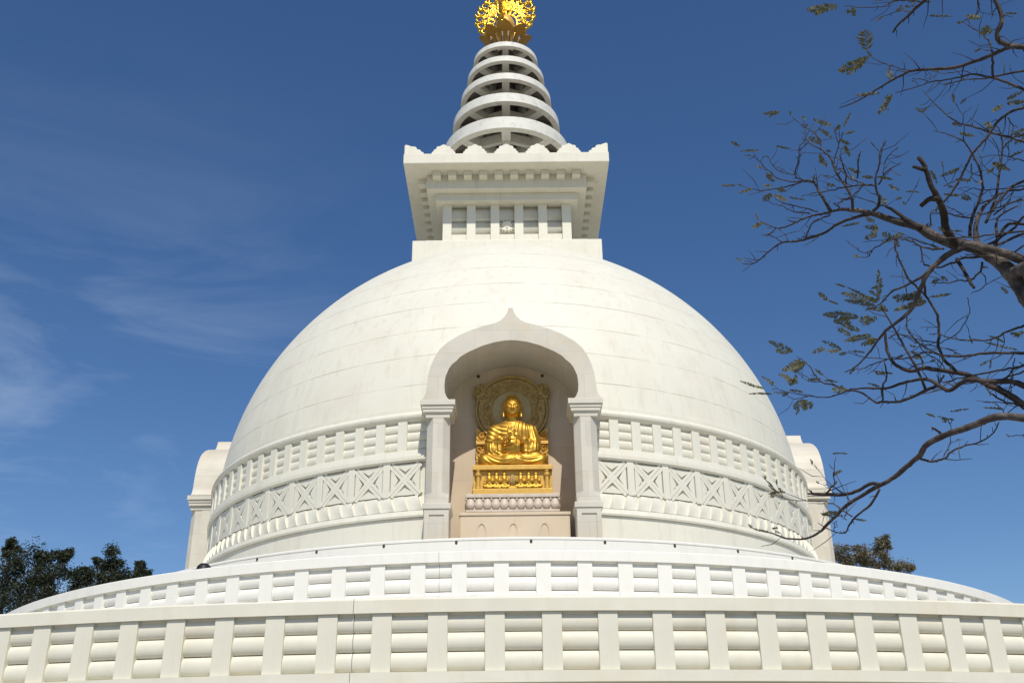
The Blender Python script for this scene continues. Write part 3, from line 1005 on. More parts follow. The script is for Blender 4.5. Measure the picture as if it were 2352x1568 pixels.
balustrade('lower_balustrade', 'cream front balustrade of the lower terrace, nearest, with three rounded rails', 34.0, 3.10, 2.875, 2.0,
           (2.16, 2.45, 2.735), 0.143, 1.4935, -0.262, 0.258, -46, 46, M['cream'], 1.83, -3.95, 0.0125)
balustrade('upper_balustrade', 'bright white curved balustrade of the upper terrace, behind the front one', 22.3, 6.61, 6.315, 5.42,
           (5.36, 5.735, 6.11), 0.185, 2.955, -0.485, 0.525, -100, 100, M['bright'], 5.1, -4.86, 0.011)

# platform parapet with drain holes
par = thing('platform_parapet', 'plain white curved parapet with small drain holes under the drum', 'parapet', (0, 0, GZ))
def W(o): o.location = (0, 0, -GZ); return o
W(lathe('parapet_wall', [(18.0, 5.51), (18.0, 7.96), (18.02, 7.97), (18.02, 8.02), (17.95, 8.065), (17.4, 8.06), (17.4, 7.3)], -180, 180, 256, M['bright'], par))
for k in range(-9, 10):
    vs, fs = [], []
    a = 2.256 + 7.55 * k
    n = 12
    for rr, sc_ in ((18.006, 1.0), (17.9, 1.0)):
        for i in range(n):
            t = 2 * PI * i / n
            vs.append((0.045 * math.cos(t), -rr, 7.905 + 0.065 * math.sin(t)))
    fs.append(tuple(range(n)))
    for i in range(n): fs.append((i, (i + 1) % n, n + (i + 1) % n, n + i))
    me = bpy.data.meshes.new('drain_hole'); me.from_pydata(vs, [], fs); me.materials.append(M['hole'])
    o = inst('drain_hole', me, None, par, R(a)); o.location = (0, 0, -GZ)

# floodlight on the terrace
fl = thing('floodlight', 'small round black floodlight at the left foot of the drum', 'floodlight', (-9.18, -19.22, 6.42))
vs, fs = [], []
tube(vs, fs, [(0, 0, -0.92), (0, 0, -0.05)], [0.05, 0.05], 8)
tube(vs, fs, [(0, 0, -0.92), (0, 0, -0.88)], [0.18, 0.18], 12)
mesh('stand', vs, fs, M['dark'], fl)
lathe('housing', [(0.0, 0.62), (0.12, 0.60), (0.2, 0.52), (0.235, 0.40), (0.235, 0.28), (0.2, 0.16), (0.05, 0.12)], 0, 360, 24, M['dark'], fl)
mesh('bracket', *((lambda v: (v[0], v[1]))((lambda vs, fs: (tube(vs, fs, [(-0.26, 0, -0.08), (-0.27, 0, 0.34), (-0.22, 0, 0.36)], [0.02] * 3), tube(vs, fs, [(0.26, 0, -0.08), (0.27, 0, 0.34), (0.22, 0, 0.36)], [0.02] * 3), tube(vs, fs, [(-0.28, 0, -0.06), (0.28, 0, -0.06)], [0.03] * 2), (vs, fs))[-1])([], []))), M['dark'], fl)

# ------------------------------------------------------------------ golden seated statue
SX, SY, SZ = 0.166, -13.223, 11.808
st = thing('seated_statue', 'golden statue of a cross-legged robed figure with hands raised, seated in the front niche', 'statue', (SX, SY, SZ))
def arc_folds(X, Z, cx, cz, k, w=0.5):
    r = np.sqrt((X - cx) ** 2 + (Z - cz) ** 2)
    return np.sin(r * k)
def robe(X, Y, Z):
    d = ell(X, Y, Z, (0, 0.12, 0.95), (0.66, 0.40, 0.85))                 # torso
    d = smin(d, ell(X, Y, Z, (0, 0.10, 1.47), (0.80, 0.36, 0.36)), 0.12)  # shoulders
    d = smin(d, ell(X, Y, Z, (0, 0.10, 1.68), (0.46, 0.30, 0.27)), 0.14)
    for s in (1, -1):
        d = smin(d, cap(X, Y, Z, (s * 0.66, 0.08, 1.46), (s * 0.82, -0.02, 0.86), 0.27, 0.245), 0.10)
        d = smin(d, cap(X, Y, Z, (s * 0.82, -0.06, 0.82), (s * 0.40, -0.42, 0.98), 0.21, 0.13), 0.08)
        # sleeve cloth hanging from the forearm
        d = smin(d, ell(X, Y, Z, (s * 0.72, -0.16, 0.66), (0.27, 0.27, 0.34)), 0.08)
        d = smin(d, ell(X, Y, Z, (s * 0.48, -0.30, 0.68), (0.14, 0.16, 0.34)), 0.06)
    # legs
    for s in (1, -1):
        l = cap(X, Y, Z * 1.08, (s * 0.35, 0.15, 0.30), (s * 1.00, -0.12, 0.30), 0.34, 0.285)
        l = smin(l, cap(X, Y, Z, (s * 0.98, -0.20, 0.24), (-s * 0.20, -0.40, 0.23), 0.25, 0.20), 0.10)
        d = smin(d, l, 0.07)
    d = smin(d, ell(X, Y, Z, (0, -0.2, 0.2), (0.9, 0.38, 0.22)), 0.1)
    # collar opening
    d = smax(d, -ell(X, Y, Z, (0.01, -0.02, 2.02), (0.27, 0.42, 0.25)), 0.03)
    # drapery
    up = np.clip((Z - 0.55) / 0.1, 0, 1)
    left = np.clip((0.12 - X) / 0.2, 0, 1)
    f1 = arc_folds(X, Z, -0.12, 2.25, 40)
    ang = np.arctan2(X - 0.42, 2.9 - Z)
    f2 = np.sin(ang * 62)
    fa = f1 * left + f2 * (1 - left)
    sl = np.clip((np.abs(X) - 0.30) / 0.1, 0, 1) * np.clip((0.95 - Z) / 0.1, 0, 1) * np.clip((-Y - 0.05) / 0.1, 0, 1)
    f3 = np.sin(np.abs(X) * 62)
    fold_up = (fa * (1 - sl) + f3 * sl * 0.8) * up
    lo_ = 1 - up
    f4 = np.where(X < 0.12, arc_folds(X, Z, -0.30, 0.95, 52), arc_folds(X, Z, 0.55, 1.15, 44))
    mid = np.exp(-((X - 0.05) / 0.16) ** 2)
    f5 = np.sin((X - 0.9 * Z) * 60)
    edge = np.clip((1.12 - np.abs(X)) / 0.25, 0, 1)
    fold_lo = (f4 * (1 - mid) + f5 * mid) * lo_ * edge
    d = d - 0.013 * (fold_up + fold_lo * 0.95)
    return np.maximum(d, -Z)
sdf_mesh('robe', robe, (-1.4, -0.85, -0.05), (1.4, 0.65, 1.95), 0.022, M['gold'], st)

def fingers(base, dirs, lens_, r0, up, X, Y, Z, curl):
    d = None
    return d
def body(X, Y, Z):
    d = ell(X, Y, Z, (0, 0.14, 0.95), (0.52, 0.26, 0.75))
    d = smin(d, cap(X, Y, Z, (0, 0.12, 1.45), (0, 0.04, 2.12), 0.25, 0.23), 0.12)   # neck
    Z_ = Z; Z = 2.06 + (Z - 2.03) / 0.93; X0 = X; X = X / 1.04
    hd = ell(X, Y, Z, (0, -0.02, 2.42), (0.315, 0.36, 0.40))
    hd = smin(hd, ell(X, Y, Z, (0, -0.10, 2.19), (0.225, 0.235, 0.17)), 0.12)        # jaw
    hd = smin(hd, ell(X, Y, Z, (0, -0.30, 2.10), (0.085, 0.06, 0.06)), 0.06)         # chin
    ax_ = np.abs(X)
    hd = smax(hd, -ell(ax_, Y, Z, (0.135, -0.40, 2.425), (0.10, 0.075, 0.05)), 0.05)  # sockets
    hd = smin(hd, ell(ax_, Y, Z, (0.13, -0.325, 2.405), (0.082, 0.05, 0.043)), 0.012)  # closed lids
    hd = smin(hd, cap(ax_, Y, Z, (0.045, -0.385, 2.485), (0.20, -0.315, 2.49), 0.018, 0.012), 0.025)
    hd = smin(hd, cap(X, Y, Z, (0, -0.375, 2.46), (0, -0.435, 2.29), 0.026, 0.044), 0.03)
    hd = smin(hd, ell(ax_, Y, Z, (0.045, -0.395, 2.285), (0.035, 0.04, 0.028)), 0.02)
    hd = smin(hd, cap(ax_, Y, Z, (0.0, -0.375, 2.208), (0.085, -0.335, 2.218), 0.020, 0.010), 0.015)
    hd = smin(hd, cap(ax_, Y, Z, (0.0, -0.365, 2.170), (0.055, -0.345, 2.178), 0.022, 0.012), 0.015)
    hd = smin(hd, ell(X, Y, Z, (0, -0.385, 2.545), (0.018, 0.02, 0.018)), 0.006)      # forehead mark
    # long ears
    hd = smin(hd, cap(ax_, Y, Z, (0.325, 0.0, 2.48), (0.325, 0.0, 2.20), 0.042, 0.035), 0.03)
    hd = smin(hd, cap(ax_, Y, Z, (0.325, 0.0, 2.20), (0.315, -0.02, 2.08), 0.03, 0.045), 0.02)
    Z = Z_; X = X0
    d = smin(d, hd, 0.05)
    for s in (1, -1):
        d = smin(d, cap(X, Y, Z, (s * 0.55, 0.12, 1.45), (s * 0.82, -0.02, 0.88), 0.16, 0.14), 0.1)
        d = smin(d, cap(X, Y, Z, (s * 0.80, -0.06, 0.86), (s * 0.27, -0.50, 1.02), 0.13, 0.075), 0.05)
    # raised hand (viewer's left): palm turned outward, fingers up
    d = smin(d, cap(X, Y, Z, (-0.27, -0.50, 1.02), (-0.10, -0.54, 1.16), 0.08, 0.085), 0.03)
    d = smin(d, ell(X, Y, Z, (-0.10, -0.55, 1.20), (0.10, 0.055, 0.12)), 0.02)
    for (bx, tx, tz, ty, r) in ((-0.165, -0.21, 1.46, -0.56, 0.026), (-0.115, -0.125, 1.53, -0.56, 0.028), (-0.065, -0.045, 1.54, -0.56, 0.028)):
        mz = (1.29 + tz) / 2 + 0.01
        d = np.minimum(d, cap(X, Y, Z, (bx, -0.56, 1.27), ((bx + tx) / 2, -0.575, mz), r + 0.004, r))
        d = np.minimum(d, cap(X, Y, Z, ((bx + tx) / 2, -0.575, mz), (tx, ty, tz), r, r * 0.72))
    for pts, r in (([(-0.02, -0.57, 1.26), (0.03, -0.63, 1.34), (0.02, -0.68, 1.28)], 0.027), ([(-0.16, -0.57, 1.14), (-0.10, -0.66, 1.18), (0.0, -0.69, 1.26)], 0.031)):
        for a, b in zip(pts[:-1], pts[1:]): d = smin(d, cap(X, Y, Z, a, b, r, r * 0.8), 0.008)
    # lower hand (viewer's right): fingers reaching across to the first
    d = smin(d, cap(X, Y, Z, (0.27, -0.50, 1.02), (0.17, -0.58, 1.08), 0.08, 0.08), 0.03)
    d = smin(d, ell(X, Y, Z, (0.13, -0.60, 1.12), (0.105, 0.075, 0.09)), 0.02)
    for k, (z0, z1, xe) in enumerate(((1.17, 1.30, -0.03), (1.13, 1.20, -0.09), (1.085, 1.12, -0.10), (1.05, 1.05, -0.06))):
        d = np.minimum(d, cap(X, Y, Z, (0.08, -0.64, z0), (0.01, -0.70, (z0 + z1) / 2 + 0.01), 0.030, 0.027))
        d = np.minimum(d, cap(X, Y, Z, (0.01, -0.70, (z0 + z1) / 2 + 0.01), (xe, -0.69, z1), 0.026, 0.019))
    d = smin(d, cap(X, Y, Z, (0.16, -0.60, 1.17), (0.07, -0.65, 1.34), 0.033, 0.022), 0.02)
    return d
sdf_mesh('body', body, (-1.1, -0.85, 0.2), (1.1, 0.6, 2.9), 0.017, M['gold'], st)
def hair(X, Y, Z):
    Z = 2.06 + (Z - 2.03) / 0.93; X = X / 1.04
    c = ell(X, Y, Z, (0, 0.03, 2.50), (0.352, 0.37, 0.345))
    cut = Z - (2.60 - 0.9 * np.clip(Y + 0.18, 0, 0.5))           # hairline drops behind the ears
    c = np.maximum(c, -cut)
    c = smin(c, ell(X, Y, Z, (0, 0.04, 2.86), (0.205, 0.21, 0.17)), 0.05)
    return c
def curls():
    vs, fs = [], []
    bm = bmesh.new()
    def ball(p, r):
        m4 = Matrix.Translation(p) @ Matrix.Scale(r, 4)
        bmesh.ops.create_icosphere(bm, subdivisions=1, radius=1, matrix=m4)
    for row, (z, rx, ry, n) in enumerate(((2.625, 0.33, 0.36, 30), (2.685, 0.315, 0.34, 28), (2.745, 0.275, 0.30, 24), (2.80, 0.225, 0.24, 20),
                                          (2.87, 0.205, 0.215, 18), (2.935, 0.175, 0.185, 14), (2.99, 0.12, 0.13, 9), (3.02, 0.04, 0.04, 4))):
        for k in range(n):
            a = 2 * PI * (k + 0.5 * (row % 2)) / n
            ball(Vector((1.04 * rx * math.sin(a), 0.03 - ry * math.cos(a), 2.03 + (z - 2.06) * 0.93)), 0.034)
    return bm
hr = sdf_mesh('hair', hair, (-0.5, -0.5, 2.1), (0.5, 0.6, 3.15), 0.025, M['gold'], st)
c_ = obj('curls', curls(), M['gold'], hr, True)

# ------------------------------------------------------------------ throne with carved halo
TX = 0.145
th = thing('statue_throne', 'gilded throne with a carved round halo, side panels and a bench of small figures', 'throne', (TX, 1.25, 10.004))
def TB(name, d, m, bev=0.012, parent=th):
    x0, x1, y0, y1, z0, z1 = d
    return new_box(name, (x0, x1, y0, y1, z0 - 9.76, z1 - 9.76), m, parent, bev)
TB('seat_slab', (-1.44, 1.44, -14.66, -13.45, 11.35, 11.515), M['gold_flat'])
TB('base_slab', (-1.43, 1.43, -14.66, -13.45, 10.44, 10.64), M['gold_flat'])
TB('relief_panel', (-1.42, 1.42, -14.50, -13.45, 10.645, 11.345), M['gold_flat'])
for s in (-1, 1):
    vs_, fs_ = [], []
    prof = [(0.11, 10.645), (0.11, 10.70), (0.085, 10.73), (0.085, 11.10), (0.125, 11.14), (0.125, 11.21), (0.08, 11.25), (0.07, 11.28), (0.10, 11.30), (0.10, 11.345)]
    c = lathe('baluster', [(r, z - 9.76) for r, z in prof], 0, 360, 20, M['gold_flat'], th)
    c.location = (s * 1.24, -14.555, 0)
# small relief figures
def seated(X, Y, Z, f):
    d = ell(X, Y, Z, (0, 0, 0.52), (0.062, 0.062, 0.075))
    d = smin(d, ell(X, Y, Z, (0, 0.01, 0.575), (0.045, 0.045, 0.04)), 0.01)
    d = smin(d, cap(X, Y, Z, (0, 0.01, 0.40), (0, 0.02, 0.20), 0.085, 0.09), 0.03)
    for s in (1, -1):
        d = smin(d, cap(X, Y, Z, (s * 0.085, 0.0, 0.40), (s * 0.11, -0.02, 0.27), 0.035, 0.03), 0.02)
        d = smin(d, cap(X, Y, Z, (s * 0.11, -0.02, 0.27), (0.02 * f, -0.085, 0.33), 0.028, 0.022), 0.015)
        d = smin(d, cap(X, Y, Z, (s * 0.06, 0, 0.12), (s * 0.13, -0.04, 0.10), 0.07, 0.05), 0.03)
        d = smin(d, cap(X, Y, Z, (s * 0.13, -0.04, 0.09), (-s * 0.05, -0.08, 0.05), 0.05, 0.04), 0.02)
    d = smin(d, cap(X, Y, Z, (0, 0.06, 0.1), (f * 0.15, 0.04, 0.02), 0.07, 0.05), 0.04)
    return d
figs = []
for f in (1, -1):
    figs.append(sdf_mesh('relief_figure', lambda X, Y, Z, f=f: seated(X, Y, Z, f), (-0.27, -0.16, -0.02), (0.27, 0.12, 0.66), 0.02, M['gold'], th))
xs = [-0.84, -0.58, -0.30, 0.29, 0.58, 0.84]
for i, x in enumerate(xs):
    src = figs[0 if x < 0 else 1]
    if i in (0, 3): o = src
    else:
        o = src.copy(); COL.objects.link(o)
    o.parent = th; o.location = (x, -14.53, 10.645 - 9.76); o.rotation_euler = (0, 0, 0); o.scale = (1.3, 1.25, 1.05)
def deer(X, Y, Z):
    d = cap(X, Y, Z, (-0.10, 0, 0.07), (0.06, 0, 0.075), 0.055, 0.045)
    d = smin(d, cap(X, Y, Z, (0.06, 0, 0.09), (0.13, 0, 0.15), 0.03, 0.022), 0.02)
    d = smin(d, cap(X, Y, Z, (0.13, 0, 0.16), (0.18, -0.01, 0.145), 0.026, 0.015), 0.01)
    d = smin(d, cap(X, Y, Z, (-0.12, -0.03, 0.03), (0.0, -0.05, 0.015), 0.03, 0.016), 0.01)
    d = smin(d, cap(X, Y, Z, (0.07, -0.03, 0.03), (0.17, -0.05, 0.015), 0.02, 0.014), 0.01)
    return d
de = sdf_mesh('relief_deer', deer, (-0.22, -0.1, -0.01), (0.24, 0.08, 0.22), 0.014, M['gold'], th)
de.location = (-0.42, -14.60, 10.65 - 9.76)
de2 = de.copy(); COL.objects.link(de2); de2.location = (0.42, -14.60, 10.65 - 9.76); de2.rotation_euler = (0, 0, PI)
def child(X, Y, Z):
    d = ell(X, Y, Z, (0, 0, 0.33), (0.035, 0.035, 0.045))
    d = smin(d, cap(X, Y, Z, (0, 0, 0.29), (0, 0, 0.12), 0.04, 0.05), 0.015)
    d = smin(d, cap(X, Y, Z, (0.02, 0, 0.14), (0.02, 0, 0.01), 0.035, 0.025), 0.01)
    d = smin(d, cap(X, Y, Z, (0.03, -0.02, 0.25), (0.0, -0.05, 0.2), 0.02, 0.018), 0.01)
    return d
ch = sdf_mesh('relief_attendant', child, (-0.1, -0.1, -0.01), (0.1, 0.08, 0.4), 0.014, M['gold'], th); ch.location = (-1.0, -14.54, 10.645 - 9.76)
def wheel(X, Y, Z):
    d = ell(X, Y, Z, (0, 0, 0.33), (0.115, 0.12, 0.235))
    return d - 0.010 * np.sign(np.sin(X * 120)) * 0.7
wh = sdf_mesh('relief_wheel', wheel, (-0.16, -0.18, 0.05), (0.16, 0.18, 0.62), 0.014, M['gold_old'], th); wh.location = (0, -14.52, 10.645 - 9.76)
for k in range(3):
    TB('step', (-0.15 + 0.01 * k, 0.15 - 0.01 * k, -14.66 + 0.02 * k, -14.50, 10.646 + 0.035 * k, 10.676 + 0.035 * k), M['gold'], 0.004)

# carved back panels: a height field with scroll pattern, closed into a slab
def relief_slab(name, x0, x1, z0, z1, yb, amp, fn, nx, nz, m, parent, mask=None, thick=0.12):
    vs, fs = [], []
    idx = {}
    for i in range(nx + 1):
        for j in range(nz + 1):
            x = x0 + (x1 - x0) * i / nx; z = z0 + (z1 - z0) * j / nz
            if mask and not mask(x, z): continue
            idx[i, j] = len(vs); vs.append((x, yb - amp * fn(x, z), z - 9.76))
    off = len(vs)
    vs += [(x, yb + thick, z) for x, y, z in vs]
    cells = [(i, j) for i in range(nx) for j in range(nz) if all(k in idx for k in ((i, j), (i + 1, j), (i + 1, j + 1), (i, j + 1)))]
    cs_ = set(cells)
    for (i, j) in cells:
        a, b, c, d = idx[i, j], idx[i + 1, j], idx[i + 1, j + 1], idx[i, j + 1]
        fs += [(a, b, c, d), (a + off, d + off, c + off, b + off)]
        for (di, dj, e0, e1) in ((-1, 0, d, a), (1, 0, b, c), (0, -1, a, b), (0, 1, c, d)):
            if (i + di, j + dj) not in cs_: fs.append((e0, e0 + off, e1 + off, e1))
    return mesh(name, vs, fs, m, parent)
def scroll(x, z):
    v = 0.0
    for (cx_, cz_, s_, q_) in ((-1.12, 12.95, 1, 46), (-1.2, 12.45, -1, 50), (-1.12, 12.15, 1, 44), (-1.22, 11.8, -1, 52), (1.12, 12.95, -1, 46), (1.2, 12.45, 1, 50), (1.12, 12.15, -1, 44), (1.22, 11.8, 1, 52)):
        dx, dz = x - cx_, z - cz_
        r = math.hypot(dx, dz)
        if r < 0.24:
            v = max(v, (0.5 + 0.5 * math.sin(r * q_ + s_ * math.atan2(dz, dx))) * (1 - (r / 0.24) ** 4))
    v += 0.5 * max(0, noise.noise(Vector((x * 9, z * 9, 3.0))))
    return min(1, v)
for s in (-1, 1):
    xa, xb = sorted((s * 0.75, s * 1.345))
    p_ = relief_slab('side_panel', xa, xb, 11.52, 12.60, -13.68, 0.085, scroll, 34, 62, M['gold_flat'], th)
    TB('crossbar', (xa - 0.005, xb + 0.005, -13.80, -13.55, 12.605, 12.72), M['gold_flat'])
    def leafmask(x, z, s=s):
        u = (abs(x) - 0.75) / 0.6; v = (z - 12.72) / 0.62
        return v < 0.66 * (0.75 + 0.25 * math.sin(u * 9)) or (u > 0.45 and v < 0.55 + (u - 0.45) * 0.85)
    relief_slab('leaf_crest', xa, xb, 12.722, 13.30, -13.68, 0.09, scroll, 34, 40, M['gold_flat'] if s < 0 else M['gold_flat'], th, leafmask)
def halo_disc():
    HX, HZ = 0.0, 14.02
    ro = 1.40
    nr, na = 60, 300
    vs, fs = [], []
    def hgt(r, a):
        if r > 1.30: return 0.07 * math.sqrt(max(0, 1 - ((r - 1.35) / 0.055) ** 2)) + 0.03
        if 1.19 < r <= 1.27: return 0.02 + 0.045 * max(0, math.cos(a * 110)) * max(0, 1 - abs(r - 1.23) / 0.04)
        if 0.80 < r <= 1.18:
            u = a * 7.0
            v = math.sin(u) * 0.09 + 0.99 - r
            vine = max(0, 1 - abs(v) / 0.028)
            ang = (u / PI) % 1.0 - 0.5
            k = math.floor(u / PI)
            cx_ = 0.985 - (0.06 if k % 2 == 0 else -0.06)
            dx, dz = ang * PI / 7.0 * r, r - cx_
            rr = math.hypot(dx, dz)
            ros = max(0, 1 - rr / 0.13) * (0.6 + 0.4 * math.cos(6 * math.atan2(dz, dx)))
            nn = max(0, noise.noise(Vector((r * 11, math.cos(a) * 12, math.sin(a) * 12))))
            return 0.01 + 0.075 * min(1, max(vine, ros * 1.3, nn * 1.1))
        if 0.755 < r <= 0.80: return 0.035
        return -0.02
    for i in range(nr + 1):
        r = 0.74 + (ro - 0.74) * i / nr
        for k in range(na):
            a = 2 * PI * k / na
            vs.append((HX + r * math.sin(a), -13.66 - hgt(r, a), HZ - 9.76 + r * math.cos(a)))
    for i in range(nr):
        for k in range(na):
            k2 = (k + 1) % na
            fs.append((i * na + k, i * na + k2, (i + 1) * na + k2, (i + 1) * na + k))
    b = len(vs)
    for k in range(na):
        a = 2 * PI * k / na
        vs.append((HX + ro * math.sin(a), -13.56, HZ - 9.76 + ro * math.cos(a)))
    for k in range(na):
        k2 = (k + 1) % na
        fs.append((nr * na + k, nr * na + k2, b + k2, b + k))
    fs.append(tuple(b + k for k in range(na)))
    o = mesh('halo', vs, fs, M['gold_old'], th, True); recalc(o)
    vs = [(HX + 0.745 * math.sin(2 * PI * k / 64), -13.645, HZ - 9.76 + 0.745 * math.cos(2 * PI * k / 64)) for k in range(64)]
    vs += [(x, -13.57, z) for x, y, z in vs]
    fs = [tuple(range(64))[::-1]] + [(k, (k + 1) % 64, 64 + (k + 1) % 64, 64 + k) for k in range(64)]
    o2 = mesh('halo_centre', vs, fs, M['halo_disc'], o); recalc(o2)
halo_disc()
def flyer(X, Y, Z):
    """small flying attendant carved at the rim of the halo"""
    d = ell(X, Y, Z, (-0.02, -0.05, 0.36), (0.07, 0.07, 0.085))
    d = smin(d, ell(X, Y, Z, (-0.02, -0.03, 0.43), (0.05, 0.05, 0.05)), 0.02)
    d = smin(d, cap(X, Y, Z, (-0.02, -0.04, 0.28), (0.06, -0.03, 0.05), 0.075, 0.085), 0.03)
    d = smin(d, cap(X, Y, Z, (0.06, -0.03, 0.05), (-0.22, -0.06, -0.06), 0.075, 0.05), 0.02)
    d = smin(d, cap(X, Y, Z, (-0.22, -0.06, -0.06), (0.10, -0.07, -0.12), 0.05, 0.035), 0.02)
    d = smin(d, cap(X, Y, Z, (-0.09, -0.03, 0.24), (-0.20, -0.07, 0.12), 0.04, 0.035), 0.02)
    d = smin(d, cap(X, Y, Z, (-0.20, -0.07, 0.12), (-0.24, -0.07, 0.36), 0.035, 0.03), 0.02)
    d = smin(d, cap(X, Y, Z, (0.07, -0.03, 0.24), (0.20, -0.06, 0.12), 0.04, 0.03), 0.02)
    d = smin(d, cap(X, Y, Z, (0.20, -0.06, 0.12), (0.33, -0.06, 0.16), 0.035, 0.03), 0.02)
    sc_ = np.abs(np.sqrt((X + 0.02) ** 2 + (Z - 0.12) ** 2) - 0.31) - 0.028
    sc_ = np.maximum(sc_, np.abs(Y + 0.02) - 0.03); sc_ = np.maximum(sc_, X + 0.0)
    d = np.minimum(d, sc_)
    bk = np.maximum(np.sqrt((X - 0.02) ** 2 + (Z - 0.1) ** 2) - 0.33, np.abs(Y - 0.03) - 0.05)
    d = np.minimum(d, bk)
    return np.minimum(d, np.maximum(cap(X, Y * 0, Z, (-0.2, 0, -0.1), (0.1, 0, -0.34), 0.07, 0.03), np.abs(Y - 0.02) - 0.05))
fly = sdf_mesh('flying_attendant', flyer, (-0.45, -0.2, -0.45), (0.5, 0.12, 0.55), 0.021, M['gold_old'], th)
fly.location = (-1.12, -13.66, 14.62 - 9.76)
fly2m = fly.data.copy()
co = np.empty(len(fly2m.vertices) * 3); fly2m.vertices.foreach_get('co', co); co[0::3] *= -1; fly2m.vertices.foreach_set('co', co)
fly2m.flip_normals()
fly2 = bpy.data.objects.new('flying_attendant', fly2m); COL.objects.link(fly2); fly2.parent = th; fly2.location = (1.14, -13.66, 14.60 - 9.76)

# ------------------------------------------------------------------ lotus pedestal and plinth
lp = thing('lotus_pedestal', 'pink-grey stone pedestal ringed with carved lotus petals under the golden bench', 'pedestal', (0.14, 1.25, 10.004))
new_box('top_slab', (-1.68, 1.68, -14.72, -13.36, 10.30 - 9.76, 10.435 - 9.76), M['lotus'], lp, 0.02)
new_box('core', (-1.60, 1.60, -14.64, -13.36, 9.86 - 9.76, 10.298 - 9.76), M['lotus'], lp, 0.03)
new_box('foot_slab', (-1.66, 1.66, -14.72, -13.36, 0.012, 9.855 - 9.76), M['lotus'], lp, 0.015)
def lpetal(X, Y, Z):
    d = ell(X, Y, Z, (0, 0.02, 0), (0.150, 0.09, 0.205))
    d = smin(d, ell(X, Y, Z, (0, 0.0, -0.08), (0.12, 0.085, 0.11)), 0.06)
    groove = np.abs(np.sqrt((X / 0.11) ** 2 + ((Z - 0.02) / 0.16) ** 2) - 1) - 0.05
    d = np.where((groove < 0) & (Y < 0), d + 0.006, d)
    return d
lpm = sdf_mesh('petal', lpetal, (-0.2, -0.2, -0.26), (0.2, 0.16, 0.26), 0.018, M['lotus'], lp)
pos = [(-1.5 + 0.30 * k, -14.655, 0) for k in range(11)]
pos += [(-1.62, -14.45 + 0.28 * k, -90) for k in range(4)] + [(1.62, -14.45 + 0.28 * k, 90) for k in range(4)]
for i, (x, y, a) in enumerate(pos):
    o = lpm if i == 0 else lpm.copy()
    if i: COL.objects.link(o)
    o.location = (x, y, 10.10 - 9.76); o.rotation_euler = (0, 0, R(a))
bm = bmesh.new()
for k in range(12):
    bmesh.ops.create_icosphere(bm, subdivisions=2, radius=1, matrix=Matrix.Translation((-1.65 + 0.30 * k, -14.66, 10.245 - 9.76)) @ Matrix.Diagonal((0.05, 0.05, 0.06, 1)))
obj('bead_row', bm, M['lotus'], lp, True)
pl = thing('statue_plinth', 'low buff stone plinth carved with three small pointed arches, inside the front niche', 'plinth', (0.212, 1.25, 7.4825))
def plinth():
    bm = bmesh.new()
    box(bm, -1.94, 1.94, -14.72, -13.352, -0.17, 2.34, 0.012)
    box(bm, -1.97, 1.97, -14.76, -13.352, 2.342, 2.455, 0.02)
    return obj('block', bm, M['niche'], pl)
plinth()
def pointed(x, w):
    vs, fs = [], []
    P = [(-w, 0.3), (w, 0.3)] + [(w * math.cos(t), 1.62 + 0.42 * math.sin(t) ** 0.75) for t in np.linspace(0.02, PI / 2, 9)]
    P += [(-a, b) for a, b in P[2:-1][::-1]]
    return P
for k, x in enumerate((-1.17, -0.06, 1.04)):
    P = pointed(x, 0.15)
    vs, fs = [], []
    # raised frame outline around a recessed pointed arch
    Q = [(a * 1.0, b) for a, b in P]
    n = len(Q)
    O = [(a * 1.22, b + (0.03 if b > 1 else -0.02)) for a, b in P]
    for (ring_, y) in ((O, -14.722), (O, -14.75), (Q, -14.75), (Q, -14.722)):
        vs += [(x + a, y, b) for a, b in ring_]
    for r_ in range(3):
        for i in range(n):
            j = (i + 1) % n
            fs.append((r_ * n + i, r_ * n + j, (r_ + 1) * n + j, (r_ + 1) * n + i))
    o = mesh('arch_moulding', vs, fs, M['niche'], pl); recalc(o)
for r_ in (st, th, lp, pl): r_.scale = (1.025, 1.025, 1.025)
for x in (-1.17, 1.37):
    vs = [(x + 0.07 * math.cos(2 * PI * k / 16), -12.506, 15.90 + 0.07 * math.sin(2 * PI * k / 16)) for k in range(16)]
    vs += [(a, -12.45, b) for a, _, b in vs]
    o = mesh('bracket_hole', vs, [tuple(range(16))] + [(k, (k + 1) % 16, 16 + (k + 1) % 16, 16 + k) for k in range(16)], M['hole'], stupa); S(o)
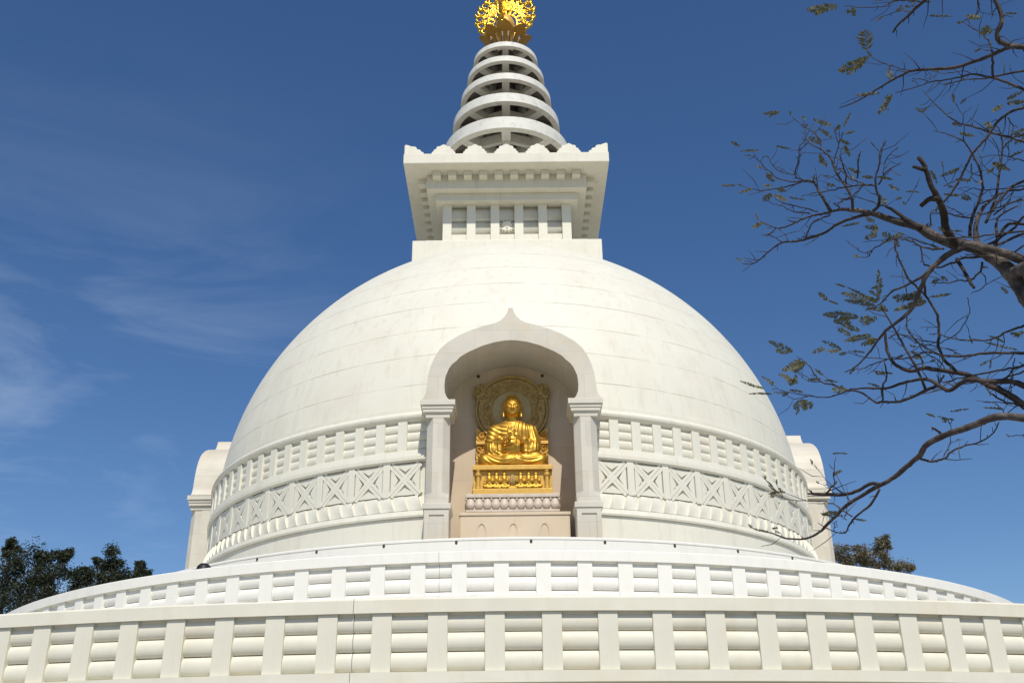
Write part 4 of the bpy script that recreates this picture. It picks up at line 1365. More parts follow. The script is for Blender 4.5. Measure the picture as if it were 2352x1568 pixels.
# ------------------------------------------------------------------ trees
KX = math.tan(math.atan(1176 / F_PX))
def ray_point(u, v, dist):
    """a world point in the direction of photo coordinates (2352 px wide view), at a distance"""
    a, b = (u - 1176.0) / F_PX, -(v - 784.0) / F_PX
    d = (fwd + rgt * a + upv * b).normalized()
    return CAM + d * dist
SC = 1098 / 2352 * 0.64474
def PA(x, y, crop='A'):
    oy = {'A': 0, 'B': 700, 'C': 1400}[crop]
    return (2550 * 0.64474 + x * SC, oy * 0.64474 + y * SC)
PXM = SC / F_PX                       # crop pixel -> metres per metre of distance
ft = thing('acacia_tree', 'sparse feathery tree on the right, bare grey branches reaching across the sky', 'tree', (8.7, -45.2, GZ))
FT = Vector((8.7, -45.2, GZ))
BR = [
 # crop, [(x, y)...], start width px, end width px, depth start, depth end
 ('B', [(2700,1100),(2520,950),(2400,790),(2330,700),(2270,600),(2150,490),(2050,420),(1900,370),(1780,350),(1640,290),(1540,230),(1420,200),(1330,175),(1220,135),(1100,110),(1000,100),(950,100),(880,115)], 130, 15, 8.6, 9.6, 0),
 ('B', [(2270,600),(2330,560),(2420,540),(2600,560)], 90, 110, 8.8, 8.4, 0),
 ('B', [(2600,640),(2420,520),(2250,450),(2120,410),(1950,365),(1860,360)], 70, 44, 8.8, 9.0, 0),
 ('B', [(1830,360),(1780,290),(1750,230),(1740,130),(1715,50),(1680,-10),(1640,-90),(1610,-180),(1590,-240),(1545,-300)], 62, 26, 9.0, 8.9, 1),
 ('B', [(1600,-200),(1560,-215),(1510,-225)], 28, 20, 8.9, 8.85, 1),
 ('B', [(1700,20),(1630,20),(1565,75)], 40, 30, 8.9, 8.8, 1),
 ('B', [(1560,240),(1460,180),(1350,100),(1300,80)], 40, 14, 9.2, 9.3, 1),
 ('B', [(1300,80),(1200,40),(1100,10),(980,-20)], 10, 4, 9.3, 9.5, 0),
 ('B', [(1840,480),(1890,560),(1940,650),(1970,695)], 26, 18, 9.0, 8.8, 1),
 ('B', [(880,115),(800,135),(720,150),(620,190),(540,230),(460,240),(380,210),(350,195)], 15, 5, 9.6, 9.9, 0),
 ('B', [(460,240),(400,290),(350,290)], 7, 4, 9.8, 9.9, 0), ('B', [(400,290),(510,350)], 6, 6, 9.85, 9.8, 0),
 ('B', [(610,190),(545,178)], 8, 5, 9.75, 9.75, 0),
 ('B', [(1180,135),(1060,160),(930,210),(850,265),(770,300),(690,325),(600,345),(510,350),(430,400),(370,450),(310,500),(270,515),(205,515)], 20, 5, 9.4, 10.2, 0),
 ('B', [(320,495),(270,480),(215,462)], 6, 3, 10.1, 10.2, 0), ('B', [(270,500),(215,490)], 5, 3, 10.1, 10.2, 0),
 ('B', [(690,320),(700,270),(740,200),(800,170),(860,150),(880,120)], 8, 9, 9.8, 9.6, 0),
 ('B', [(690,318),(668,268)], 6, 3, 9.8, 9.8, 0),
 ('B', [(880,112),(800,-20),(760,-90),(740,-120)], 20, 14, 9.6, 9.7, 0),
 ('A', [(740,1380),(755,1330)], 8, 5, 9.7, 9.7, 0),
 ('A', [(745,1385),(660,1385),(560,1420),(460,1440),(330,1450),(200,1420)], 12, 4, 9.7, 10.0, 0),
 ('A', [(720,1380),(620,1360),(600,1335),(500,1310),(440,1270),(400,1200)], 9, 4, 9.7, 9.9, 0),
 ('A', [(600,1335),(625,1240),(635,1190),(640,1120),(680,1070),(690,1060)], 9, 4, 9.75, 9.8, 0),
 ('A', [(635,1200),(680,1155)], 6, 3, 9.8, 9.8, 0), ('A', [(470,1285),(510,1250)], 4, 2, 9.9, 9.9, 0), ('A', [(440,1260),(490,1215)], 4, 2, 9.9, 9.9, 0),
 ('A', [(660,1385),(560,1385),(480,1360),(400,1300),(340,1240),(300,1200),(215,1180)], 9, 4, 9.7, 10.0, 0),
 ('A', [(330,1235),(380,1190)], 5, 3, 9.9, 9.9, 0), ('A', [(300,1200),(290,1165)], 5, 3, 9.95, 10, 0),
 ('B', [(1045,105),(1040,30),(1035,0),(990,-80),(930,-160),(895,-240),(870,-300),(800,-360),(740,-390),(690,-440),(680,-520)], 19, 5, 9.4, 9.9, 0),
 ('A', [(800,1140),(800,1080),(760,1020),(700,980),(640,940),(575,885)], 9, 4, 9.6, 9.8, 0),
 ('A', [(680,975),(672,915)], 6, 4, 9.7, 9.7, 0),
 ('A', [(895,1265),(910,1210),(935,1110),(965,1030),(975,1010)], 10, 4, 9.6, 9.7, 0), ('A', [(935,1090),(905,1010)], 6, 3, 9.6, 9.6, 0),
 ('A', [(990,1420),(990,1330),(965,1250),(950,1180),(970,1120)], 12, 5, 9.5, 9.5, 0),
 ('B', [(1200,110),(1240,70),(1250,0),(1240,-10),(1220,-80),(1225,-170),(1250,-250),(1255,-340),(1300,-425)], 22, 7, 9.3, 9.3, 0),
 ('A', [(1220,1418),(1130,1410),(1040,1420),(940,1440),(800,1465),(720,1480),(650,1500)], 13, 4, 9.3, 9.7, 0),
 ('A', [(1240,1150),(1180,1090)], 6, 3, 9.3, 9.3, 0), ('A', [(1280,1340),(1285,1250),(1330,1180),(1390,1120)], 8, 3, 9.3, 9.3, 0),
 ('A', [(1240,1410),(1300,1310),(1370,1270),(1415,1240)], 10, 4, 9.3, 9.2, 0),
 ('A', [(1080,1360),(1085,1260),(1095,1190),(1105,1150)], 10, 7, 9.4, 9.4, 0), ('A', [(1085,1240),(1070,1205)], 5, 3, 9.4, 9.4, 0),
 ('A', [(1130,1400),(1040,1370),(960,1310),(910,1270)], 9, 7, 9.4, 9.5, 0),
 ('B', [(900,50),(960,100)], 10, 9, 9.6, 9.5, 0), ('A', [(1130,1410),(1040,1500),(920,1550)], 8, 6, 9.4, 9.6, 0),
 ('B', [(720,130),(600,120),(500,70),(430,55),(390,20)], 8, 3, 9.7, 9.9, 0), ('B', [(780,115),(600,70),(480,30),(440,-10)], 9, 3, 9.7, 9.9, 0),
 # B8 and its family
 ('B', [(1900,385),(1780,440),(1700,500),(1620,580),(1580,660),(1550,740),(1500,850),(1420,930),(1310,1010),(1250,1080),(1200,1150),(1120,1250),(1050,1310),(985,1340)], 44, 7, 9.0, 9.4, 0),
 ('B', [(1640,560),(1560,620),(1450,680),(1350,720),(1290,780),(1240,830),(1140,870)], 18, 5, 9.1, 9.3, 0),
 ('B', [(1360,340),(1380,430),(1430,540),(1490,650),(1600,760),(1650,830),(1700,940),(1705,1060),(1700,1140),(1740,1240),(1830,1330)], 10, 20, 9.3, 9.0, 0),
 ('B', [(1590,660),(1600,760)], 14, 14, 9.1, 9.1, 0), ('B', [(1560,380),(1580,490),(1600,525),(1700,540),(1800,510),(1900,470),(2020,460)], 8, 14, 9.3, 9.0, 0),
 ('B', [(2030,500),(2020,570),(1940,640),(1860,640),(1750,660),(1640,660)], 14, 5, 8.9, 9.1, 0),
 ('B', [(2030,580),(2060,670),(1950,740)], 8, 4, 8.9, 9.0, 0), ('B', [(2060,670),(2180,610)], 6, 4, 8.9, 8.8, 0),
 ('B', [(1740,400),(1650,400),(1560,380),(1450,330),(1340,320),(1250,370),(1190,410),(1120,425),(1050,380),(990,330)], 14, 3, 9.1, 9.6, 0),
 ('B', [(1190,410),(1160,460),(1100,462)], 8, 4, 9.4, 9.5, 0), ('B', [(1700,390),(1580,350),(1420,310),(1250,340),(1120,345)], 9, 3, 9.1, 9.5, 0),
 ('B', [(2500,260),(2352,270),(2200,280),(2050,300),(1900,310),(1760,320),(1640,310)], 12, 8, 8.7, 9.0, 0),
 ('B', [(2500,920),(2360,985),(2250,1020),(2150,1070),(2050,1100),(1900,1095),(1800,1080),(1700,1050),(1630,1050)], 15, 5, 8.6, 9.1, 0),
 ('B', [(1920,770),(1940,880),(1900,960),(1830,1050),(1720,1110),(1640,1110),(1540,1090),(1400,1050),(1320,1080)], 5, 9, 9.3, 9.1, 0),
 ('B', [(2500,1190),(2360,1195),(2200,1190),(2050,1195),(1900,1215),(1780,1215),(1700,1205),(1600,1150),(1520,1090),(1460,1000),(1460,920)], 19, 8, 8.6, 9.2, 0),
 ('B', [(1680,1190),(1600,1190),(1480,1230),(1330,1240),(1180,1230),(1000,1190)], 12, 4, 9.0, 9.4, 0),
 ('B', [(1870,1205),(1780,1165),(1650,1140),(1530,1110),(1380,1040)], 6, 6, 8.9, 9.2, 0),
 ('B', [(1290,1040),(1310,1180),(1350,1260),(1420,1310),(1500,1330),(1600,1310),(1700,1325),(1850,1345),(1950,1370),(2080,1440),(2200,1500),(2360,1590),(2500,1640)], 18, 34, 9.2, 8.7, 0),
 ('B', [(1310,1240),(1200,1280),(1100,1320),(1060,1310)], 9, 4, 9.2, 9.4, 0),
 ('B', [(2560,1580),(2360,1450),(2250,1410),(2100,1410),(1950,1400),(1880,1415),(1780,1480),(1700,1440),(1620,1395),(1520,1400),(1400,1430),(1280,1465),(1150,1460),(1020,1470)], 38, 10, 8.6, 9.3, 0),
 ('B', [(1700,1440),(1600,1480),(1500,1530),(1380,1568),(1280,1565),(1220,1568),(1120,1500),(1020,1480),(960,1500),(850,1530),(700,1520),(560,1490)], 20, 5, 9.0, 9.7, 0),
 ('B', [(1020,1480),(900,1440),(800,1410),(740,1330),(690,1270),(620,1220)], 14, 4, 9.3, 9.6, 0),
 ('B', [(800,1410),(720,1410),(660,1380),(620,1330)], 6, 3, 9.5, 9.7, 0),
 ('B', [(700,1525),(600,1540),(520,1500),(440,1440)], 6, 3, 9.6, 9.8, 0),
 ('B', [(1600,1470),(1560,1370),(1500,1250),(1440,1150),(1380,1040),(1310,920),(1260,830)], 18, 8, 9.0, 9.3, 0),
 ('B', [(1280,1568),(1265,1480),(1300,1380),(1300,1310),(1285,1260)], 13, 8, 9.1, 9.2, 0),
 ('B', [(2500,1260),(2352,1290),(2200,1320),(2000,1360),(1800,1400),(1740,1420)], 14, 8, 8.7, 9.0, 0),
 ('B', [(1740,1360),(1715,1400),(1700,1440)], 10, 15, 9.0, 9.0, 0), ('B', [(1585,1310),(1570,1240),(1500,1190)], 14, 5, 9.0, 9.1, 0),
 ('B', [(1550,1110),(1580,1180),(1700,1250),(1760,1330)], 6, 8, 9.1, 9.0, 0),
 ('B', [(2352,1330),(2180,1390),(2000,1410),(1860,1440)], 10, 6, 8.7, 9.0, 0),
 ('B', [(2230,1370),(2270,1300),(2280,1230)], 9, 5, 8.8, 8.8, 0), ('B', [(1700,1040),(1690,1000),(1560,1000)], 6, 3, 9.1, 9.2, 0),
 # upper right tangle
 ('B', [(2000,380),(1985,300),(1990,200),(2030,100),(2100,30),(2160,-30)], 44, 10, 9.0, 9.3, 0),
 ('B', [(2150,330),(2140,200),(2190,130),(2310,70)], 18, 8, 9.1, 9.3, 0),
 ('B', [(2130,370),(2170,290),(2220,220),(2300,205),(2450,230)], 22, 16, 9.1, 9.2, 0),
 ('B', [(1940,300),(1940,250),(1960,150),(2000,60),(2035,-60),(2035,-100),(2010,-220),(1960,-320),(1900,-410),(1830,-450),(1740,-485),(1660,-500)], 22, 4, 9.1, 9.7, 0),
 ('B', [(1760,130),(1900,160),(2000,145),(2100,110),(2230,50),(2260,-30)], 10, 6, 9.1, 9.3, 0), ('B', [(1640,210),(1640,130),(1700,80)], 8, 6, 9.1, 9.1, 0),
 ('B', [(1900,160),(1830,100),(1700,60)], 8, 4, 9.2, 9.2, 0), ('B', [(2352,150),(2250,260),(2120,350),(2060,370)], 14, 12, 9.0, 9.1, 0),
 ('B', [(2352,280),(2240,330),(2120,380)], 16, 14, 8.9, 9.0, 0), ('B', [(2352,370),(2200,460),(2080,460),(1900,440)], 10, 6, 8.8, 9.0, 0),
 ('A', [(1890,1080),(1895,960),(1885,880),(1850,830)], 7, 3, 9.5, 9.6, 0), ('A', [(1890,870),(1960,815)], 4, 2, 9.6, 9.6, 0),
 ('A', [(2500,780),(2360,820),(2260,850),(2160,920),(2090,1020),(2030,1090),(1960,1170),(1920,1250),(1860,1370),(1800,1470),(1740,1540),(1700,1600)], 16, 12, 9.4, 9.0, 0),
 ('A', [(2500,1110),(2360,1085),(2230,1045),(2090,1010),(1960,965),(1870,945),(1790,900),(1720,840),(1640,760),(1575,690)], 18, 4, 9.0, 9.9, 0),
 ('A', [(2060,1700),(2120,1560),(2150,1420),(2170,1280),(2190,1120),(2170,1000),(2140,960)], 18, 6, 9.1, 9.5, 0),
 ('A', [(2400,1360),(2352,1380),(2270,1420),(2180,1510),(2100,1620)], 16, 14, 9.0, 9.0, 0), ('A', [(2400,980),(2330,1030),(2260,1060),(2190,1130)], 12, 8, 9.2, 9.4, 0),
 ('A', [(2352,1440),(2200,1470),(2100,1520),(2000,1560)], 12, 8, 9.1, 9.2, 0), ('A', [(2352,1230),(2250,1200),(2130,1190),(2010,1200)], 7, 4, 9.2, 9.4, 0),
 ('A', [(1950,1250),(1950,1330),(1920,1400)], 8, 4, 9.2, 9.3, 0), ('A', [(2230,900),(2270,960),(2250,1040)], 7, 7, 9.4, 9.3, 0),
 ('A', [(2352,1420),(2200,1440),(2050,1450),(1950,1440),(1860,1490)], 8, 4, 9.1, 9.3, 0), ('A', [(1740,1420),(1800,1390),(1860,1360)], 7, 4, 9.2, 9.2, 0),
 ('A', [(2330,1520),(2230,1560),(2120,1640)], 12, 10, 9.0, 9.1, 0), ('A', [(1560,1350),(1530,1420),(1450,1560)], 4, 3, 9.3, 9.4, 0),
 # top
 ('A', [(2080,-160),(2110,-60),(2150,40),(2180,120),(2175,190),(2145,250),(2160,310),(2230,345),(2300,355),(2400,375),(2560,400)], 20, 34, 9.6, 9.0, 0),
 ('A', [(2300,357),(2230,365),(2130,410),(1980,470),(1800,520),(1640,530),(1500,540),(1430,570),(1330,620),(1220,690),(1120,750),(1040,790),(945,825)], 26, 6, 9.2, 10.1, 0),
 ('A', [(1470,548),(1400,520),(1300,490),(1190,440)], 8, 4, 9.8, 10.1, 0),
 ('A', [(1720,-160),(1650,-60),(1600,0),(1540,50),(1470,120),(1400,180),(1350,250)], 26, 10, 9.3, 9.7, 0),
 ('A', [(1640,-20),(1540,-5),(1400,5),(1340,20),(1280,50),(1170,60),(980,50)], 10, 4, 9.5, 10.0, 0),
 ('A', [(1640,15),(1500,10),(1380,-5),(1250,5)], 8, 5, 9.6, 9.8, 0), ('A', [(1480,90),(1400,85),(1280,125)], 6, 4, 9.6, 9.7, 0),
 ('A', [(1500,50),(1560,-40)], 8, 8, 9.5, 9.5, 0),
 ('A', [(2560,510),(2360,540),(2200,570),(2050,600),(1900,610),(1740,650)], 16, 5, 9.0, 9.7, 0), ('A', [(1860,620),(1770,640),(1700,640)], 5, 3, 9.7, 9.8, 0),
 ('A', [(2560,800),(2360,690),(2250,640),(2130,600),(1990,570),(1930,570),(1800,605),(1640,625),(1550,660),(1370,710)], 18, 5, 9.0, 9.9, 0),
 ('A', [(2120,590),(2110,480),(2110,380),(2080,310),(2020,250),(1950,210),(1880,170)], 15, 4, 9.2, 9.7, 0),
 ('A', [(1990,-60),(2000,20),(2005,90),(1950,130),(1880,170)], 9, 5, 9.6, 9.7, 0), ('A', [(2015,90),(2080,110),(2150,115)], 4, 3, 9.6, 9.6, 0),
 ('A', [(1990,570),(1880,545),(1780,560),(1640,540)], 5, 3, 9.5, 9.7, 0), ('A', [(1640,610),(1630,560),(1580,500)], 5, 2, 9.7, 9.7, 0), ('A', [(1620,620),(1560,605),(1500,600)], 7, 3, 9.7, 9.8, 0),
 ('A', [(2352,640),(2270,580),(2240,480)], 5, 2, 9.2, 9.3, 0), ('A', [(2030,560),(2030,490)], 4, 2, 9.3, 9.3, 0),
 # long lower branch
 ('C', [(2560,220),(2360,190),(2200,175),(2080,200),(1950,250),(1800,300),(1700,340),(1600,400),(1560,470),(1480,540),(1360,640),(1260,700),(1150,760),(1020,840),(930,920),(840,1010),(790,1060),(680,1110),(530,1105),(440,1070),(350,1050),(280,1030)], 56, 5, 8.4, 9.6, 0),
 ('C', [(1260,695),(1180,692),(1090,740),(980,775),(850,775),(730,765)], 24, 18, 9.0, 9.3, 0), ('C', [(735,765),(715,738)], 14, 6, 9.3, 9.3, 0), ('C', [(740,765),(700,768)], 10, 5, 9.3, 9.3, 0),
 ('C', [(845,770),(880,720),(925,672)], 15, 9, 9.2, 9.2, 0), ('C', [(905,690),(900,580),(915,485)], 8, 4, 9.2, 9.2, 0),
 ('C', [(1250,730),(1180,850),(1080,930),(1020,1000),(990,1060),(920,1060),(850,1030),(780,990)], 16, 4, 9.0, 9.3, 0),
 ('C', [(1040,940),(940,870),(840,830),(700,825),(560,810),(480,765),(380,660)], 9, 3, 9.1, 9.7, 0), ('C', [(1025,825),(980,760),(860,680),(820,640),(750,540)], 6, 3, 9.1, 9.4, 0),
 ('C', [(905,1050),(905,1000),(925,970)], 6, 3, 9.2, 9.2, 0), ('C', [(905,1000),(885,975)], 4, 2, 9.2, 9.2, 0),
 ('C', [(530,1105),(490,1070),(430,1030)], 4, 3, 9.4, 9.5, 0), ('C', [(1000,965),(980,940),(1000,925)], 6, 4, 9.1, 9.1, 0),
 ('C', [(1560,500),(1640,520),(1700,510),(1760,490),(1790,450),(1900,400),(2020,370),(2120,300),(2160,220)], 16, 7, 8.9, 8.6, 0),
 ('C', [(1740,480),(1790,370),(1790,250),(1775,215)], 7, 4, 8.8, 8.9, 0), ('C', [(1785,380),(1830,365),(1890,355)], 4, 2, 8.8, 8.8, 0),
 ('C', [(1725,315),(1690,285),(1650,263)], 18, 12, 8.8, 8.8, 0), ('C', [(2200,150),(2170,110),(2110,70),(2040,60)], 6, 3, 8.6, 8.8, 0),
 ('C', [(2360,90),(2300,40),(2200,-20),(2120,-60)], 24, 26, 8.6, 8.8, 0), ('C', [(2352,120),(2300,90),(2200,60),(2100,0),(2060,-50)], 14, 8, 8.6, 8.9, 0),
 ('C', [(2240,70),(2120,70),(1990,60)], 7, 3, 8.7, 8.9, 0), ('C', [(2400,315),(2352,320),(2240,325)], 7, 4, 8.5, 8.6, 0),
]
def spline(P, sub=4):
    out_ = []
    n = len(P)
    for i in range(n - 1):
        p0, p1, p2, p3 = P[max(0, i - 1)], P[i], P[i + 1], P[min(n - 1, i + 2)]
        for k in range(sub):
            t = k / sub
            out_.append(0.5 * ((2 * p1) + (p2 - p0) * t + (2 * p0 - 5 * p1 + 4 * p2 - p3) * t * t + (3 * p1 - p0 - 3 * p2 + p3) * t ** 3))
    out_.append(P[-1])
    return out_
rb = random.Random(11)
tips = []
all_twigs = []
nb = 0
for (crop, pts, w0, w1, d0, d1, dark) in BR:
    n = len(pts)
    P = []
    for i, (x, y) in enumerate(pts):
        t = i / max(1, n - 1)
        u, v = PA(x, y, crop)
        dd = (d0 + (d1 - d0) * t) + 0.10 * math.sin(3.1 * t + nb)
        P.append(ray_point(u, v, dd))
    Q = spline(P, 4)
    m_ = len(Q)
    rad = []
    for i in range(m_):
        t = i / (m_ - 1)
        w = (w0 + (w1 - w0) * t) * (1 + 0.05 * math.sin(i * 0.9 + nb) + 0.04 * rb.uniform(-1, 1))
        rad.append(0.5 * w * PXM * (d0 + (d1 - d0) * t) * (1.16 if w0 < 40 else 1.04))
    jit = 0.006 if w0 < 16 else 0.0025
    Q = [q + Vector((rb.uniform(-1, 1), rb.uniform(-1, 1), rb.uniform(-1, 1))) * jit * (0 < i < m_ - 1) for i, q in enumerate(Q)]
    vs, fs = [], []
    tube(vs, fs, Q, rad, 8 if max(w0, w1) > 24 else 6)
    # short side twigs and buds
    if not dark and max(w0, w1) < 40:
        for i in range(2, m_ - 1, 2):
            if rb.random() < 0.62:
                tdir = (Q[i + 1] - Q[i - 1]).normalized()
                side = tdir.cross(Vector((rb.uniform(-1, 1), rb.uniform(-.6, .6), rb.uniform(-1, 1)))).normalized()
                ln = rb.choice((0.02, 0.03, 0.05, 0.10, 0.16, 0.22))
                q1 = Q[i] + side * ln * 0.5 + tdir * ln * 0.3
                q2 = q1 + side * ln * 0.4 + tdir * ln * 0.5 + Vector((0, 0, 0.02 * rb.uniform(-1, 1)))
                tube(vs, fs, [Q[i], q1, q2], [min(rad[i] * 0.5, 0.006), 0.0035, 0.0018], 4)
                if ln > 0.06: all_twigs.append((q2, side + tdir))
    if w1 <= 5: tips.append((Q[-1], (Q[-1] - Q[-3]).normalized()))
    vs = [v - FT for v in vs]
    mesh('branch', vs, fs, M['bark_dark'] if dark else (M['bark'] if w0 > 40 else M['bark_twig']), ft, True)
    nb += 1
# trunk: from the ground up to where the limbs leave the frame on the right
vs, fs = [], []
top = ray_point(*PA(2700, 1100, 'B'), 8.6)
low = ray_point(*PA(2560, 220, 'C'), 8.4)
base = Vector(FT)
tp = spline([base, base + Vector((0.02, 0.05, 1.2)), base + Vector((-0.15, 0.0, 2.6)), top + Vector((0.45, 0.1, -0.9)), top], 6)
tube(vs, fs, tp, [0.24 - 0.09 * i / (len(tp) - 1) for i in range(len(tp))], 14)
mesh('trunk', [v - FT for v in vs], fs, M['bark'], ft, True)
for tgt, ww in ((low, 0.085), (ray_point(*PA(2600, 640, 'B'), 8.8), 0.08), (ray_point(*PA(2560, 1580, 'B'), 8.6), 0.055), (ray_point(*PA(2560, 800, 'A'), 9.0), 0.05),
                (ray_point(*PA(2560, 400, 'A'), 9.0), 0.06), (ray_point(*PA(2500, 1190, 'B'), 8.6), 0.03), (ray_point(*PA(2600, 560, 'B'), 8.4), 0.07),
                (ray_point(*PA(2500, 780, 'A'), 9.4), 0.03), (ray_point(*PA(2500, 1110, 'A'), 9.0), 0.03), (ray_point(*PA(2500, 1640, 'B'), 8.7), 0.04), (ray_point(*PA(2560, 510, 'A'), 9.0), 0.03)):
    j = min(range(len(tp)), key=lambda i: (tp[i] - tgt).length + (0.6 if tp[i].z > tgt.z else 0))
    s_ = tp[j]
    vs, fs = [], []
    mid_ = (s_ + tgt) / 2 + Vector((0.1, 0, 0.10))
    q = spline([s_, mid_, tgt], 5)
    tube(vs, fs, q, [ww * (1.35 - 0.35 * i / (len(q) - 1)) for i in range(len(q))], 8)
    mesh('branch', [v - FT for v in vs], fs, M['bark'], ft, True)
# feathery fronds
FR = [  # crop, x, y (base), tip x, y, half width px
 ('A',930,50,700,75,38),('A',860,60,760,110,30),('A',1075,70,990,90,26),('A',1060,75,1050,120,26),('A',1160,385,1130,240,74),('A',1170,440,940,545,44),('A',1150,450,1000,570,30),
 ('A',1330,610,1330,540,34),('A',1250,710,1060,725,16),('A',1345,720,1240,870,26),('A',1340,720,1290,780,30),('A',1320,840,1290,820,16),('A',490,855,360,870,16),('A',480,860,400,895,12),('A',570,880,565,850,10),
 ('A',885,960,745,910,20),('A',890,1050,790,985,18),('A',975,970,1030,855,8),('A',990,1020,1060,1000,14),('A',940,1065,1025,1100,18),('A',980,1110,1020,1195,20),('A',710,1045,790,1095,26),
 ('A',850,1275,790,1185,30),('A',185,1120,120,1080,16),('A',330,1150,185,1155,12),('A',460,1115,570,1135,10),('A',360,1285,300,1262,10),('A',380,1320,445,1385,24),('A',360,1415,430,1420,20),
 ('A',150,1415,40,1415,12),('A',280,1440,175,1470,16),('A',430,1480,360,1530,30),('A',440,1480,545,1530,26),('A',465,1440,530,1460,22),('A',560,1505,680,1525,8),('A',840,1150,885,1160,14),
 ('A',1010,1285,1105,1320,18),('A',1115,1350,1200,1355,18),('A',1230,1350,1350,1370,14),('A',845,1410,905,1415,20),('A',1450,1460,1555,1470,9),('A',1320,1410,1400,1450,18),('A',1270,1500,1290,1560,26),
 ('A',1860,1285,1715,1345,20),('A',1950,1380,1830,1370,16),('A',1740,1480,1840,1490,12),('A',1950,1530,1880,1490,28),('A',2110,1240,2240,1300,26),('A',2190,1250,2150,1290,26),('A',2110,1270,2160,1240,20),
 ('A',2110,240,2010,240,34),('A',2070,260,2060,200,30),('A',2020,140,1910,120,26),('A',2300,100,2200,105,9),('A',1630,120,1800,125,9),('A',2220,760,2340,700,20),('A',2220,790,2352,775,22),
 ('A',2190,800,2110,850,22),('A',2110,960,2050,940,26),('A',2040,990,2120,980,24),('A',1800,940,1870,960,18),('A',1860,1015,1975,1040,18),('A',2250,1030,2352,990,24),('A',2240,1200,2352,1150,14),
 ('A',2352,1060,2280,1100,24),('A',1640,1300,1690,1400,16),('A',1420,40,1380,90,16),('A',1330,500,1320,560,8),
 ('B',320,190,310,125,8),('B',355,190,280,240,22),('B',360,195,300,230,22),('B',1100,200,960,230,12),('B',1215,200,1140,160,22),('B',1230,210,1200,290,30),('B',1240,240,1130,230,24),('B',1235,290,1140,320,26),
 ('B',1340,310,1270,280,30),('B',1350,310,1420,290,24),('B',1360,320,1400,380,26),('B',1350,310,1310,340,26),('B',1100,462,1050,450,18),('B',1240,800,1240,560,30),('B',1180,700,1280,680,14),
 ('B',1240,760,1170,720,18),('B',1240,800,960,735,34),('B',1230,810,1000,690,14),('B',990,690,910,665,10),('B',1220,830,980,790,22),('B',935,820,860,795,10),('B',860,795,785,735,24),
 ('B',1580,770,1350,770,34),('B',1590,790,1360,870,26),('B',1570,720,1380,800,30),('B',1610,800,1430,850,34),('B',1320,870,1150,850,20),('B',1300,850,1250,840,26),('B',1800,740,1630,765,14),
 ('B',1090,920,820,900,40),('B',1040,960,900,950,30),('B',1200,930,1100,940,44),('B',1230,920,1120,980,30),('B',1100,1025,960,975,26),('B',1030,1060,925,1000,26),('B',1190,1060,985,1100,30),
 ('B',1240,1090,1110,1130,30),('B',1220,1080,1150,1120,30),('B',960,1170,815,1100,24),('B',960,1170,840,1180,20),('B',840,1150,740,1190,24),('B',590,1185,405,1105,30),('B',560,1190,450,1170,24),
 ('B',690,1260,505,1325,40),('B',680,1260,600,1340,40),('B',650,1250,560,1290,30),('B',1140,1190,1010,1180,14),('B',630,1420,480,1350,28),('B',600,1400,560,1430,34),('B',620,1360,590,1430,30),
 ('B',450,1430,350,1370,16),('B',370,1465,185,1405,16),('B',430,1505,250,1505,12),('B',520,1500,440,1490,12),('B',560,1475,670,1490,14),('B',700,1400,800,1390,16),('B',820,1400,930,1415,12),
 ('B',1000,1470,890,1470,26),('B',970,1440,930,1500,20),('B',1350,1350,1190,1330,12),('B',1300,1345,1220,1350,16),('B',1250,1450,1160,1425,12),('B',1570,1230,1490,1180,18),('B',1500,1230,1590,1220,18),
 ('B',2230,740,2180,690,20),('B',2320,1060,2240,1040,16),('B',2352,1040,2270,1060,30),('B',2300,1170,2050,1110,10),('B',2200,1110,2080,1060,10),('B',1650,650,1710,630,18),('B',2040,540,2080,540,14),
 ('B',1600,230,1650,210,22),('B',1800,265,1880,262,8),('B',700,1560,620,1560,14),
 ('C',640,60,600,120,30),('C',660,65,735,105,40),('C',650,60,690,130,30),('C',890,460,1010,462,9),('C',905,615,965,590,18),('C',890,630,930,610,16),('C',440,720,380,660,10),('C',480,765,400,700,12),
 ('C',480,750,400,770,14),('C',440,750,430,800,26),('C',470,750,530,760,9),('C',950,910,810,925,24),('C',970,940,860,900,20),('C',1060,960,1150,970,14),('C',400,1055,280,1030,14),('C',440,1030,470,1025,12),
 ('C',430,1025,445,1035,12),('C',1680,180,1605,155,12),('C',1780,200,1690,175,14),('C',1790,140,1930,120,10),('C',1760,200,1730,220,22),('C',1780,195,1820,205,12),('C',2200,120,2040,110,10),('C',910,950,800,915,12)]
def frond(vs, fs, p0, p1, hw, r):
    ax_ = p1 - p0; Ln = ax_.length
    if Ln < 1e-4: return
    t = ax_ / Ln
    view = (p0 - CAM).normalized()
    tilt = Matrix.Rotation(r.uniform(-0.6, 0.6), 3, t)
    side = tilt @ t.cross(view).normalized()
    nrm = side.cross(t)
    tube(vs, fs, [p0, p0 + ax_ * 0.5 + nrm * Ln * 0.05, p1], [0.0022, 0.0018, 0.001], 3)
    n = max(5, int(Ln / 0.0095))
    for k in range(n):
        f = (k + 0.7) / n
        prof = math.sin(PI * min(1, 0.12 + 0.86 * f)) ** 0.6
        c = p0 + ax_ * f + nrm * Ln * 0.05 * (1 - abs(2 * f - 1))
        for s in (1, -1):
            if r.random() < 0.10: continue
            ln = hw * prof * r.uniform(0.75, 1.12)
            d = (side * s * 0.86 + t * 0.5 + nrm * r.uniform(-0.35, 0.35)).normalized()
            e = c + d * ln
            wv = (t * 0.9 + nrm * r.uniform(-0.5, 0.5)).normalized() * 0.0066
            b = len(vs)
            vs.extend([c - wv * 0.4, c + d * ln * 0.5 - wv, e, c + d * ln * 0.5 + wv, c + wv * 0.4])
            fs.append((b, b + 1, b + 2, b + 3, b + 4))
rf = random.Random(5)
vs, fs = [], []
